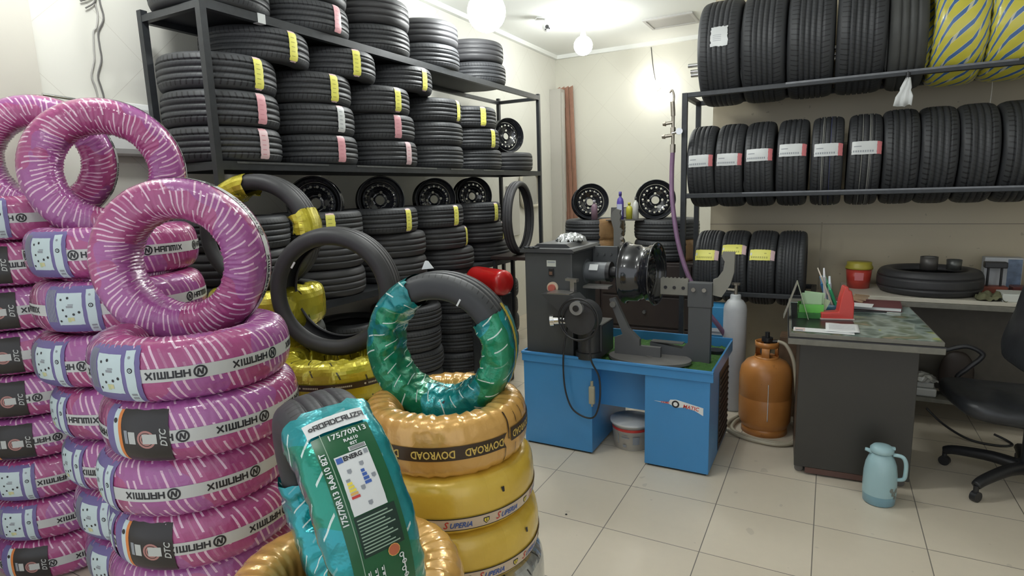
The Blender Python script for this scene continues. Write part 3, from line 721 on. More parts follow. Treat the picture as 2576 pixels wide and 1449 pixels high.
# ---------------------------------------------------------------- pink wrapped tyres
PR, Pr, PW = .28, .148, .175
ME_PINK = [wrap_mesh('pink_wrap', M_PINK, PR, Pr, PW, n=2.7, seed=k) for k in (1, 2)]
def band_meshes(R, r, W):
    d = Decal(R, r, W, 2.7); d.rect(0, 2*PI*R, -.019, .019, 0, .0016)
    L = 2*PI*R/8
    for k in range(8):
        x = k*L
        vs, fs, wd = stroke_text('HANMIX', .0160, .0135, .0047, .0064)
        d.poly(vs, fs, 1, .0024, x+.026, -.0078)
        d.disc(x, 0, .0175, 1, .0024, 20, .0125)
        d.poly([(-.0095, -.009), (-.0050, -.009), (-.0020, .009), (-.0065, .009), (.0020, -.009), (.0065, -.009), (.0095, .009), (.0050, .009), (-.0065, .009), (-.0015, .009), (.0065, -.009), (.0015, -.009)], [(0, 1, 2, 3), (4, 5, 6, 7), (8, 9, 10, 11)], 1, .0026, x, 0)
    return d.mesh('brand_band', [M_BAND, M_INK])
PB = band_meshes(PR, Pr, PW)
def label_light(R, r, W, left=True):
    d = Decal(R, r, W, 2.7)
    d.rect(-.100, .088, -.44*W, .46*W, 1, .0028, .002)                     # purple sheet
    d.rect(-.052, .034, -.28*W, .34*W, 0, .0034, .0015)                    # pale energy label
    d.rect(.046, .074, -.45*W, .40*W, 0, .0034, .0015)                     # narrow strip
    for i in range(6): d.rect(-.093+i*.006, -.0895+i*.006, -.22*W, .40*W, 2, .0034)
    for x, z, q in ((-.035, .22, .004), (-.012, .25, .0045), (-.03, .02, .004), (.004, -.07, .0045), (.022, -.03, .0045), (-.022, -.10, .004), (-.043, -.20, .004)): d.disc(x, z*W, q, 3, .004, 8)
    d.rect(-.018, .004, .06*W, .10*W, 2, .004); d.rect(-.012, .006, .11*W, .13*W, 2, .004)
    d.rect(-.018, -.008, -.22*W, -.13*W, 4, .004); d.rect(-.008, .004, -.20*W, -.13*W, 5, .004)
    d.disc(.060, .10*W, .0075, 3, .004, 14); d.disc(.060, .10*W, .0045, 0, .0045, 12, .002); d.rect(.053, .069, -.38*W, -.28*W, 2, .004); d.disc(.058, .30*W, .004, 2, .004, 8)
    return d.mesh('paper_label', [M_LBLUE, M_PURPLE, M_GREY, M_INK, mat('pale_green_print', (.50, .56, .30), .5), mat('pale_yellow_print', (.62, .58, .32), .5)])
def label_black(R, r, W):
    d = Decal(R, r, W, 2.7)
    d.rect(-.120, -.085, -.42*W, .46*W, 1, .0028, .002); d.rect(-.085, -.066, -.45*W, .42*W, 0, .0032, .001); d.rect(-.066, -.054, -.42*W, .42*W, 4, .0034)
    d.rect(-.054, .085, -.43*W, .43*W, 3, .003, .002)
    d.disc(-.076, .26*W, .007, 3, .0040, 12)
    d.rect(-.045, -.034, -.10*W, .12*W, 2, .0036); d.rect(-.031, -.010, -.10*W, .10*W, 5, .0036)
    d.disc(.022, -.02*W, .026, 6, .0036, 22, .020); d.disc(.022, -.02*W, .018, 6, .0036, 18, .013); d.rect(.012, .052, -.09*W, .07*W, 5, .0042)
    vs, fs = textmesh('DTC', .024, 1, .0006, .25); d.poly(vs, fs, 5, .0042, .070, 0, rot=90)
    return d.mesh('paper_label', [M_LBLUE, M_PURPLE, M_GREY, M_LBLACK, M_ORANGE, mat('pale_grey_print', (.50, .52, .50), .5), mat('faded_red_print', (.42, .20, .18), .5)])
LAB = {'w': label_light(PR, Pr, PW), 'k': label_black(PR, Pr, PW)}
def pink(label, M, logo=0, flip=True, lab=(), group='pink wrapped tyres in the near stacks', scale=1, R=None):
    t = thing('wrapped_tyre', label, 'tyre', group=group, M=M @ Matrix.Scale(scale, 4))
    inst('plastic_wrap', ME_PINK[len(bpy.data.objects) % 2], t, (0,0,0), (0, 0, R_(random.uniform(0, 360))))
    b = inst('brand_band', PB, t, (0,0,0), (PI, 0, 0) if flip else (0,0,0)); b.rotation_euler = (PI if flip else 0, 0, R_(logo)); b['label'] = 'white band with black lettering'
    for kind, th in lab:
        p = inst('paper_label', LAB[kind], t, (0,0,0), (0, 0, R_(th))); p['label'] = 'pale blue and purple paper label' if kind == 'w' else 'black paper label with round emblem'
    return t
def pinkstack(name, x0, y0, dx, W, z0, scale, n, spec):
    for k in range(n):            # k counted from the top
        sp = spec.get(k, {}); lv = n-1-k
        pos = sp.get('p', (x0+dx*k, y0)); ord_ = 'top' if k == 0 else ('bottom' if k == n-1 else ['', 'second', 'third', 'fourth', 'fifth', 'sixth', 'seventh', 'eighth'][k]+' from the top')
        pink(f'pink film wrapped tyre, {ord_} of the {name}', Matrix.Translation((pos[0], pos[1], z0+W*(lv+.5))), sp.get('logo', 10*k), sp.get('flip', True), sp.get('lab', ()), 'pink wrapped tyres of the '+name, scale)
pinkstack('front pink stack', -1.748, 1.11, -.016, .175, 0, 1.0, 7, {0: dict(logo=-31, lab=[('w', -79)], p=(-1.748, 1.108)), 1: dict(logo=-46.5+.5, lab=[('k', -70)], p=(-1.735, 1.113)), 2: dict(logo=-49.5+1, lab=[('w', -104)], p=(-1.775, 1.105)), 3: dict(logo=-30, lab=[('k', -72), ('w', -118)], p=(-1.775, 1.115))})
pinkstack('tall pink stack', -2.45, 1.27, .026, .19, 0, 1.036, 8, {0: dict(logo=-9, flip=False, lab=[('w', -76)], p=(-2.505, 1.315)), 1: dict(logo=19, flip=False, lab=[('w', -60)], p=(-2.455, 1.292)), 2: dict(logo=-10, lab=[('w', -84)], p=(-2.43, 1.26)), 3: dict(logo=-40, flip=False, lab=[('w', -100)]), 4: dict(logo=-52, flip=True, lab=[('w', -96)]), 5: dict(logo=0, lab=[('w', -82)]), 6: dict(logo=-20, lab=[('w', -84)])})
pinkstack('pink stack against the left wall', -3.072, 1.235, 0, .183, 0, .98, 9, {k: dict(lab=[(['w', 'k', 'k', 'k', 'k', 'k', 'w', 'w', 'k'][k], [-46, -50, -50, -52, -54, -54, -58, -62, -58][k])], logo=-20+9*k) for k in range(9)})
pink('pink film wrapped tyre standing upright on the front pink stack', stand(-1.853, 1.17, 1.135+.27, .27, -57, 0, 0), 20, False, scale=.965, group='upright pink wrapped tyres')
pink('pink film wrapped tyre standing upright on the tall pink stack', stand(-2.585, 1.36, 1.443+.285, .285, -38, 0, 0), 100, False, scale=1.015, group='upright pink wrapped tyres')
pink('pink film wrapped tyre standing upright against the left wall, behind the others', stand(-3.015, 1.335, 1.515+.275, .275, -40, 0, 0), 60, False, scale=.98, group='upright pink wrapped tyres')

# ---------------------------------------------------------------- gold and yellow stacks
GW = .183
ME_GOLD = wrap_mesh('gold_wrap', M_GOLD, .28, .16, GW, n=2.8, seg=200, fold=.006, fN=34, crumple=.003, seed=4)
ME_YG = wrap_mesh('yellow_wrap', M_YGOLD, .285, .16, GW, n=3.0, seg=180, fold=.004, fN=14, crumple=.003, seed=5)
ME_LEM = wrap_mesh('lemon_wrap', M_LEMON, .28, .16, .18, n=2.9, seg=150, fold=.004, fN=20, crumple=.010, seed=6, flat=True)
ME_SIL = wrap_mesh('silver_wrap', M_SILVER, .28, .16, GW, n=2.9, seg=150, fold=.004, fN=20, crumple=.008, seed=8, flat=True)
def dov_band():
    d = Decal(.28, .16, GW, 2.8); a = MB()
    d.rect(-.40, .105, -.022, .022, 0, .0035); d.poly([(.105, -.022), (.122, -.026), (.108, 0), (.125, .024), (.105, .022)], [(0, 1, 2, 4), (4, 2, 3)], 0, .0035)
    d.rect(.145, .44, -.012, .032, 0, .0038)
    for i in range(6): d.rect(.118+i*.052, .1205+i*.052, -.080+.004*i, -.025, 0, .0032, .0015); d.rect(.135+i*.045, .1375+i*.045, .040, .080, 0, .0032, .0015)
    d.rect(.132, .137, -.0, .084, 0, .0034, .002)
    for x in (-.30, -.125, .040):
        vs, fs = textmesh('DOVROAD', .034, .80, .0008); d.poly(vs, fs, 1, .0048, x, 0, rot=180)
    for x in (.215, .36): vs, fs = textmesh('DOVROAD', .032, .78, .0007); d.poly(vs, fs, 1, .0048, x, .010, rot=180)
    return d.mesh('brand_band', [M_BROWNB, M_YELT])
DB = dov_band()
def sup_band():
    d = Decal(.285, .16, GW, 3.0)
    d.rect(-.46, .46, -.062, -.024, 0, .0035); d.rect(-.46, .46, -.024, -.0205, 1, .0038); d.rect(-.46, .46, -.0655, -.062, 1, .0038)
    d.rect(.145, .153, .03, .045, 1, .0036, .006)
    for x in (-.34, -.17, .0, .17, .34):
        vs, fs = textmesh('UPERIA', .026, .85, .0006, .35, 'LEFT'); d.poly(vs, fs, 2, .0048, x-.033, -.045)
        vs, fs = textmesh('S', .034, .85, .0006, .35, 'LEFT'); d.poly(vs, fs, 3, .0048, x-.033-max(v[0] for v in vs)*1.0, -.043)
        sx = x+.085
        for q, mi, of in ((1, 1, .0044), (.72, 4, .0048)):
            d.poly([(-.010*q, .010*q), (.010*q, .010*q), (.010*q, -.002*q), (0, -.013*q), (-.010*q, -.002*q)], [(0, 1, 2, 3, 4)], mi, of, sx, -.043)
        vs, fs = textmesh('S', .014, .9, .0003); d.poly(vs, fs, 1, .0052, sx, -.043)
    return d.mesh('brand_band', [M_WBAND, M_INK, M_BLUEL, M_REDL, M_YELL])
SB = sup_band()
def gold(label, x, y, z, kind, rot=0, W=GW, group='gold and yellow wrapped tyres by the machine'):
    me = {'g': ME_GOLD, 'y': ME_YG, 'l': ME_LEM, 's': ME_SIL}[kind]
    t = thing('wrapped_tyre', label, 'tyre', (x, y, z+W/2), group=group)
    o = inst('foil_wrap', me, t, (0,0,0), (0, 0, R_(random.uniform(0, 360))))
    if W != GW and kind != 'l': o.scale = (1, 1, W/GW)
    if kind == 'g' and rot is not None: b = inst('brand_band', DB, t, (0,0,0), (0, 0, R_(rot))); b['label'] = 'dark brown band with yellow lettering'
    if kind == 'y' and rot is not None: b = inst('brand_band', SB, t, (0,0,0), (0, 0, R_(rot))); b['label'] = 'white band with blue and red lettering'
    return t
gold('gold foil wrapped tyre with a dark brown band, under the upright teal tyre', -1.142, 1.593, GW*4, 'g', -38)
gold('yellow foil wrapped tyre with a white band, directly under the gold one', -1.125, 1.593, GW*3, 'y', -52)
gold('yellow foil wrapped tyre with a white band, second under the gold one', -1.115, 1.60, GW*2, 'y', -34)
gold('silver foil wrapped tyre low in the stack under the yellow ones', -1.09, 1.60, GW*1, 's')
gold('silver foil wrapped tyre at the floor under the gold and yellow ones', -1.09, 1.60, 0, 's')
for k in range(4): gold('gold foil wrapped tyre, %s in the frontmost stack under the leaning tyre' % ['bottom', 'second', 'third', 'top'][k], -.975, .925, GW*k, 'g' if k == 3 else 'y', None, group='gold and yellow wrapped tyres under the leaning teal tyre')
# lemon stack with the thin dark band
d = Decal(.28, .16, .18, 2.9); d.rect(-.60, .60, -.014, .014, 0, .008)
for i in range(8):
    x = -.48+i*.135; d.disc(x, 0, .0045, 1, .0095, 10)
    for j in range(9): d.rect(x+.014+j*.0075, x+.0195+j*.0075, -.0035, .0035, 1, .0095)
DM = d.mesh('brand_band', [M_BROWNB, mat('pale_gold_print', (.55, .50, .36), .4)])
for k in range(5):
    t = gold('lemon foil wrapped tyre with thin dark band, %s in its stack' % ['bottom', 'second', 'third', 'fourth', 'top'][k], -1.975, 1.935, .18*k, 'l', None, .18, 'lemon foil wrapped tyres under the bare upright tyre')
    b = inst('brand_band', DM, t, (0,0,0), (0, 0, R_(-45+9*k)))
# yellow remnant stack behind: black tyres with torn lemon foil pieces
TY['torn'] = tyre_mesh('torn_wrap_tyre', M_RUBG, R=.272, r=.165, W=.193, n=3.0, grooves=(-.2, 0, .2))
def foilpiece(a0, a1, seed, R=.275, r=.16, W=.196):
    return wrap_mesh('torn_foil', M_LEMON, R, r, W, n=3.0, seg=84, k=22, a0=R_(a0), a1=R_(a1), fold=.003, fN=20, crumple=.012, seed=seed, off=.003, flat=True, edge=.09)
FP = [foilpiece(-175, 22, 11), foilpiece(-190, 8, 12), foilpiece(-160, 30, 13)]
for k in range(6):
    o = inst('tyre', TY['torn'], None, (-2.50+(.012 if k % 2 else -.004), 2.0-(.01 if k % 2 else 0), .195*(k+.5)), (0, 0, 0))
    tag(o, 'black tyre with torn lemon foil, %s in the stack behind the bare tyres' % ['bottom', 'second', 'third', 'fourth', 'fifth', 'top'][k], 'tyre', 'black tyres with torn lemon foil')
    q = inst('torn_foil', FP[k % 3], o, (0,0,0), (0, 0, R_([0, 4, -4, 6, 10, 14][k]))); q['label'] = 'torn lemon foil'
# two bare black upright tyres
o = inst('tyre', TY['big'], None, M=stand(-2.005, 1.985, .865+.30, .30, -68, 0, 40)); tag(o, 'large bare black tyre standing upright on the lemon foil stack, clean hole in view', 'tyre', 'bare black upright tyres')
d = Decal(.30, .197, .175, 2.8); d.rect(-.011, .011, -.003, .003, 0, .002)
b = MB(); b.box(-.004, .004, -.002, .002, -.016, .016, M=Matrix.Rotation(R_(15), 4, 'Y')); st = b.build('chalk_mark', M_PAPER, o, M=Matrix.Translation((.21*math.cos(R_(190)), .21*math.sin(R_(190)), .081)) @ Matrix.Rotation(PI/2, 4, 'X')); st['label'] = 'small white mark'
o = inst('tyre', TY['big'], None, M=stand(-2.573, 2.06, 1.126+.30, .30, -66, 0, 0)); tag(o, 'bare black upright tyre with two torn lemon foil scraps, behind the clean one', 'tyre', 'bare black upright tyres')
for a0, a1, sp in ((0, 32, 186), (0, 26, 88)):
    me = wrap_mesh('foil_scrap', M_LEMON, .30, .197, .175, n=2.8, seg=12, k=24, a0=R_(a0), a1=R_(a1), fold=.003, fN=16, crumple=.009, seed=sp, off=.006, flat=True, edge=.08)
    q = inst('foil_scrap', me, o, (0,0,0), (0, 0, R_(sp))); q['label'] = 'torn lemon foil scrap'

# ---------------------------------------------------------------- teal tyres
o = inst('tyre', TY['bare'], None, M=stand(-1.185, 1.655, .805+.266, .27, -76, 0, 0)); tag(o, 'tyre in torn teal foil standing upright on the gold tyre, black tread bare on top', 'tyre', 'teal foil wrapped tyres'); TE = o
# local angle 180 = top; bare arc between roughly 120 and 195
me = wrap_mesh('foil_wrap', M_TEAL, .262, .168, .165, n=3.0, seg=190, k=34, a0=R_(202), a1=R_(202+279), fold=.002, fN=30, crumple=.0085, seed=21, off=.006, flat=False, edge=.05)
q = inst('foil_wrap', me, TE); q['label'] = 'crumpled teal foil with white dashes'
d = Decal(.262, .168, .165); d.rect(.262*R_(20), .262*R_(125), .006, .026, 0, .012, .004); me = d.mesh('yellow_strip', mat('mustard_band', (.42, .33, .03), .35, noise=.3, nscale=30))
q = inst('yellow_strip', me, TE, (0,0,0), (0,0,0)); q['label'] = 'mustard yellow printed strip'
b = MB(); b.box(-.003, .003, -.0015, .0015, -.013, .013); q = b.build('white_mark', M_PAPER, TE, M=Matrix.Translation((.195*math.cos(R_(150)), .195*math.sin(R_(150)), .0815)) @ Matrix.Rotation(R_(60), 4, 'Z') @ Matrix.Rotation(PI/2, 4, 'X')); q['label'] = 'small white mark'
b = MB(); b.prism([(-.020, 0), (.024, .004), (.004, .030), (-.006, .030)], -.003, .003); q = b.build('paper_scrap', M_PAPER, TE, M=Matrix.Translation((-.266, -.05, -.02)) @ Matrix.Rotation(R_(-90), 4, 'Y') @ Matrix.Rotation(R_(90), 4, 'Z')); q['label'] = 'white paper scrap'
# leaning front one
o = inst('tyre', TY['bare'], None, M=stand(-.945, .894, .911, .27, 61.58, -6.82, 0)); tag(o, 'tyre in teal foil with a big green tread label, leaning upright in front', 'tyre', 'teal foil wrapped tyres'); TF = o
me = wrap_mesh('foil_wrap', M_TEALB, .262, .168, .165, n=3.2, seg=170, k=34, a0=R_(194), a1=R_(194+255), fold=.002, fN=30, crumple=.0085, seed=33, off=.008, flat=False, edge=.06)
q = inst('foil_wrap', me, TF); q['label'] = 'crumpled turquoise foil with white dashes'
RR = .272; d = Decal(.270, .154, .191, 3.0); S = lambda th: .270*R_(th)
d.rect(S(211.5), S(283), -.058, .056, 1, .0065)                    # green sheet
d.rect(S(203), S(210.5), -.062, .058, 0, .0085, .001)               # white header
d.rect(S(208), S(283), -.040, -.0385, 7, .0075)
vs, fs, wd = stroke_text('ROADCRUZA', .0105, .0080, .0026, .0034); d.poly([(a-wd/2+.006, b_-.005) for a, b_ in vs], fs, 2, .0100, S(206.8), 0, rot=90)
d.disc(S(206.8), -.050, .005, 2, .0100, 6, .002)
for txt, sz, th, zz in (('175/70R13', .0165, 214.0, .010), ('RA610', .0095, 217.2, .012), ('82T', .0085, 219.3, .014)):
    vs, fs = textmesh(txt, sz, 1.1, .0003); d.poly(vs, fs, 0, .0080, S(th), zz, rot=90)
d.rect(S(220.4), S(222.3), .0, .034, 0, .0078)
for i in range(12): d.rect(S(220.6), S(222.1), .003+i*.0025, .0042+i*.0025, 2, .0085)
d.rect(S(222.8), S(246.5), -.032, .034, 0, .0090, .0006)            # energy label
d.rect(S(223.5), S(225.8), -.030, -.018, 4, .0100)
vs, fs = textmesh('ENERG', .0120, 1.0, .0005); d.poly(vs, fs, 2, .0100, S(224.7), .002, rot=90)
d.rect(S(223.5), S(225.3), .024, .032, 8, .0100)
for zz, th in ((.012, 228.6), (-.014, 230.0), (.026, 234.5), (.0, 237.5), (.004, 243.8)):
    d.poly([(-.004, -.002), (0, -.0045), (.004, -.002), (.004, .004), (-.004, .004)], [(0, 1, 2, 3, 4)], 8, .0100, S(th), zz, rot=90)
for i, mi in enumerate((8, 5, 5, 5, 9, 6)): d.rect(S(232.6+i*1.35), S(233.6+i*1.35), -.026, -.018+i*.0016, mi, .0100)
for i in range(4): d.rect(S(230.8+i*1.6), S(232.0+i*1.6), .006, .013+i*.0018, 4, .0100)
d.rect(S(247), S(263), -.034, .046, 3, .0080)                       # dark panel with small print
for i in range(11): d.rect(S(248.2+i*1.3), S(248.7+i*1.3), -.030, .030+.010*math.sin(i*2.1), 7, .0088)
vs, fs = textmesh('175/70R13 RA610 82T', .0150, 1.02, .0004); d.poly(vs, fs, 0, .0085, S(234), -.049, rot=180)
d.disc(S(264.5), .022, .012, 9, .0090, 11); d.disc(S(264.5), .022, .0105, 10, .0094, 18)
for k in range(3):
    for j in range(4): d.rect(S(269+j*2.3), S(270.4+j*2.3), -.034+k*.013, -.0315+k*.013+.002*(j % 2), 0, .0088)
    d.rect(S(268.5), S(277), -.030+k*.013, -.0288+k*.013, 0, .0086)
for j in range(4): d.disc(S(268+j*3.2), .034+.003*(j % 2), .005, 0, .0088, 10, .003); d.rect(S(268+j*3.2), S(271+j*3.2), .0355, .038, 0, .0088)
q = inst('paper_label', d.mesh('paper_label', [M_PAPER, M_GREENL, M_INK, M_DGREEN, M_BLUEL, M_YELL, M_REDL, mat('pale_green_ink', (.30, .42, .32), .5), M_GREY, mat('gold_seal', (.75, .45, .12), .4), mat('brick_seal', (.50, .13, .06), .4)]), TF)
q['label'] = 'green tread label with a white energy sheet'
# ---------------------------------------------------------------- right rack
YR, YRb = 4.455, 4.95; XP = -.955; XE = 2.2
t = thing('tyre_rack', 'black steel rack of upright tyres on the right, above the desk', 'rack'); RRK = t
def rail(name, x0, x1, y, z, w=.034, par=t, m=M_STEEL): b = MB(); b.box(x0, x1, y-w/2, y+w/2, z-w, z, bev=.004); return b.build(name, m, par)
b = MB(); b.box(XP-.018, XP+.018, YR-.018, YR+.018, 0, 2.252); b.build('post', M_STEEL, t)
b = MB(); b.box(XP-.018, XP+.018, YRb-.018, YRb+.018, 0, 2.252); b.build('post', M_STEEL, t)
b = MB(); b.box(XE-.018, XE+.018, YR-.018, YR+.018, 0, 2.252); b.build('post', M_STEEL, t)
b = MB(); b.box(XE-.018, XE+.018, YRb-.018, YRb+.018, 0, 2.252); b.build('post', M_STEEL, t)
for z, x1 in ((2.252, XE-.018), (1.541, XE-.018), (.83, -.06)):
    rail('front_rail', XP+.018, x1, YR, z); rail('back_rail', XP+.018, x1, YRb, z)
    for xx in (XP,): b = MB(); b.box(xx-.016, xx+.016, YR+.017, YRb-.017, z-.034, z); b.build('side_rail', M_STEEL, t)
b = MB(); b.box(-.092, -.06, YR+.017, YRb-.017, .796, .83); b.build('side_rail', M_STEEL, t)
for a_, c_ in ((-.3, .9), ): b = MB(); b.box(a_, c_, YR-.0185, YR-.017, 2.252-.012, 2.252+.0005); b.build('worn_edge', M_STEELW, t); b = MB(); b.box(-.55, 1.2, YR-.0185, YR-.017, 1.541-.010, 1.541+.0005); b.build('worn_edge', M_STEELW, t)
def on_rails(key, x, zr, rot=0, lean=0, mat_lines=None):
    me = TY[key]; R, r, W, n = me['dims']
    # rest on the rail corners: half gap between rails
    hg = (YRb-YR)/2-.017; hh = math.sqrt(R*R-hg*hg)
    return inst('tyre', me, None, M=Matrix.Translation((x, (YR+YRb)/2, zr+hh+.001)) @ Matrix.Rotation(R_(lean), 4, 'Y') @ Matrix.Rotation(R_(90), 4, 'Y')), R, r, W, n, zr+hh
POS = ['first', 'second', 'third', 'fourth', 'fifth', 'sixth', 'seventh', 'eighth', 'ninth', 'tenth', 'eleventh']
# middle row
xs = (-.838, -.645, -.450, -.245, -.035, .178, .375, .568, .765, .965, 1.165)
keys = ('up', 'up', 'upl', 'upl', 'up', 'up', 'upb', 'upb', 'upb', 'upb', 'upb')
tags = {0: ('U', -97), 1: ('U', -97), 2: ('U', -101), 3: ('U', -105), 4: ('U', -103), 5: ('U', -103)}
M_US = []
for i, x in enumerate(xs):
    key = keys[i] if i not in (2, 3) else 'up'
    o, R, r, W, n, zc = on_rails(key, x, 1.541, lean=(-1.0, .5, -.6, .3, 0, .6, -.5, .4, -.3, .2, 0)[i])
    # label: local angle; -90 faces the room, more negative = higher
    q = tags.get(i)
    if q:
        g = add_tag(o, q[0], q[1], R, r, W, n)
        if i == 2: g.rotation_euler = (R_(0), R_(0), R_(q[1]))
        lb = f'upright tyre with white and red sticker, {POS[i]} from left, middle rail, right rack'
    else: lb = f'block-treaded upright tyre, {POS[i]} from left, middle rail of the right rack'
    if i in (4, 5):
        d = Decal(R, r, W, n)
        for zz, ww in ((-.028 if i == 4 else .022, .0035), (-.020 if i == 4 else .030, .0018)): d.rect(-.75, .75, zz-ww/2, zz+ww/2, 0, .0012)
        me2 = d.mesh('tread_line', M_LINE); g = inst('tread_line', me2, o, (0,0,0), (0, 0, R_(-120))); g['label'] = 'pale line round the tread'
        d = Decal(R, r, W, n); zz = .018 if i == 4 else -.018; d.rect(-.75, .75, zz-.0015, zz+.0015, 0, .0012); g = inst('tread_line', d.mesh('tread_line', M_LINEB if i == 4 else M_LINE), o, (0,0,0), (0, 0, R_(-120))); g['label'] = 'thin line round the tread'
    tag(o, lb, 'tyre', 'upright tyres on the middle rail of the right rack')
# top row
for i, (x, key) in enumerate(((-.728, 'wide'), (-.445, 'wide'), (-.163, 'wide'), (.119, 'wide'))):
    o, R, r, W, n, zc = on_rails(key, x, 2.252)
    if i == 0: add_tag(o, 'S', -97, R, r, W, n)
    tag(o, f'wide upright tyre{" with square white sticker" if i == 0 else ""}, {POS[i]} from left, top rail of the right rack', 'tyre', 'wide upright tyres on the top rail of the right rack')
o, R, r, W, n, zc = on_rails('dusty', .362, 2.252, lean=-1.5); tag(o, 'dusty smooth grey upright tyre between the wide black tyres and the yellow wrapped ones', 'tyre')
ME_BY = wrap_mesh('striped_wrap', M_BY, .34, .20, .262, n=3.2, seg=160, fold=.005, fN=40, crumple=.006, seed=41)
for i, x in enumerate((.620, .888, 1.156)):
    hg = (YRb-YR)/2-.017; hh = math.sqrt(.34**2-hg*hg)
    t = thing('wrapped_tyre', f'upright tyre in blue-striped yellow film, {POS[i]} of three on the top rail', 'tyre', group='yellow and blue wrapped upright tyres', M=Matrix.Translation((x, (YR+YRb)/2, 2.252+hh+.004)) @ Matrix.Rotation(R_(90), 4, 'Y'))
    inst('plastic_wrap', ME_BY, t, (0,0,0), (0, 0, R_(i*40)))
# low row
for i, x in enumerate((-.785, -.598, -.411, -.222)):
    o, R, r, W, n, zc = on_rails('upl', x, .83, lean=(0, -.8, .6, 0)[i])
    if i < 3: add_tag(o, 'V', (-114, -124, -116)[i], R, r, W, n)
    tag(o, f'black upright tyre {"with a yellow sticker" if i < 3 else "without any sticker"}, {POS[i]} from left, lowest rail of the right rack', 'tyre', 'upright tyres on the lowest rail of the right rack')
b = MB(); b.box(-.052, -.042, YRb-.03, YRb-.02, .80, 1.30); tag(b.build('wood_batten', mat('pale_batten', (.30, .26, .19), .6)), 'thin pale upright batten just right of the lowest row of rack tyres', 'batten')
# metal tubes poking out at the top left of the rack
for i, (z, yy) in enumerate(((2.545, 4.99), (2.505, 5.03), (2.470, 4.99))):
    b = MB(); b.cyl((-1.06+.012*i, yy+.05, z), (.9, yy+.05, z), .0165, n=16)
    tag(b.build('metal_tube', M_CHROME), ['upper', 'middle', 'lower'][i]+' one of three bright metal tubes poking out behind the big tyres', 'tube', 'bright metal tubes behind the top row')
# hanging white thing between rails
t = thing('paper_scrap_hanger', 'white crumpled scrap hanging on a black clip under the top rail', 'scrap', (.378, YR-.03, 2.16))
b = MB(); b.cyl((0, .01, .045), (0, .01, .075), .012, n=10); b.cyl((0, .012, .06), (0, .012, .082), .004, n=6); b.build('clip', M_BLACKP, t)
b = MB(); vs = []; rows = [(0, .012), (-.03, .022), (-.06, .030), (-.075, .028), (-.11, .045), (-.165, .048)]
for j, (z, w_) in enumerate(rows):
    for i in range(9):
        u = i/8*2-1; vs.append((u*w_-.02*(-z)/.165, .006*math.sin(u*7+j)+.004*math.sin(j*3), z+.045+(.010*noise.noise(Vector((u*3, j*2.3, 1))) if j == 5 else 0)))
b.add(vs, [(j*9+i, j*9+i+1, j*9+10+i, j*9+9+i) for j in range(5) for i in range(8)], 0, True)
o = b.build('sheet', M_PAPER, t, fixn=False); s_ = o.modifiers.new('s', 'SOLIDIFY'); s_.thickness = .002
b = MB(); b.tube([(.835, YR+.25, 2.21), (.837, YR+.24, 2.12), (.834, YR+.24, 2.03)], .0025, 6); tag(b.build('dangling_string', mat('pale_string', (.4, .38, .34), .7)), 'thin pale string hanging under the striped yellow tyres', 'string')

# air valve manifold and purple hose at the rack's left post
M_BR = mat('tarnished_nickel', (.42, .38, .32), .32, .85, noise=.3, nscale=40)
t = thing('air_manifold', 'tarnished metal air pipe with valves fixed beside the left post of the right rack', 'pipe', (-1.035, 4.44, 0))
b = MB(); b.cyl((0, 0, 1.86), (0, 0, 2.10), .012, n=12); b.cyl((0, 0, 2.10), (-.006, 0, 2.20), .016, n=12); b.cyl((0, 0, 1.84), (0, 0, 1.90), .020, n=6, smooth=False); b.cyl((0, 0, 1.98), (0, 0, 2.02), .019, n=6, smooth=False); b.tube([(0, 0, 2.18), (.004, 0, 2.24), (-.010, 0, 2.28), (-.028, 0, 2.265)], .007, 8); b.build('pipe', M_BR, t)
for z, x in ((2.055, -.05), (1.965, -.055)):
    b = MB(); b.cyl((0, 0, z), (x, -.01, z-.006), .012, n=10); b.cyl((x, -.01, z-.006), (x-.022, -.012, z-.008), .019, .012, n=12); b.build('valve', M_BR, t)
b = MB(); b.cyl((0, -.01, 1.975), (.055, -.035, 1.985), .010, n=10); b.cyl((.050, -.03, 1.985), (.058, -.062, 1.985), .024, n=16); b.build('gauge', M_CHROME, t)
t = thing('air_hose', 'long purple air hose hanging down past the right rack behind the machine', 'hose')
b = MB(); b.tube([(-1.035, 4.44, 1.85), (-1.035, 4.42, 1.70), (-1.015, 4.36, 1.50), (-.955, 4.28, 1.22), (-.875, 4.22, 1.00), (-.80, 4.2, .86), (-.72, 4.2, .72), (-.65, 4.23, .62), (-.60, 4.33, .50)], .0165, 12, sub=8); b.build('hose', mat('purple_rubber_hose', (.20, .11, .20), .4, noise=.2, nscale=30), t)

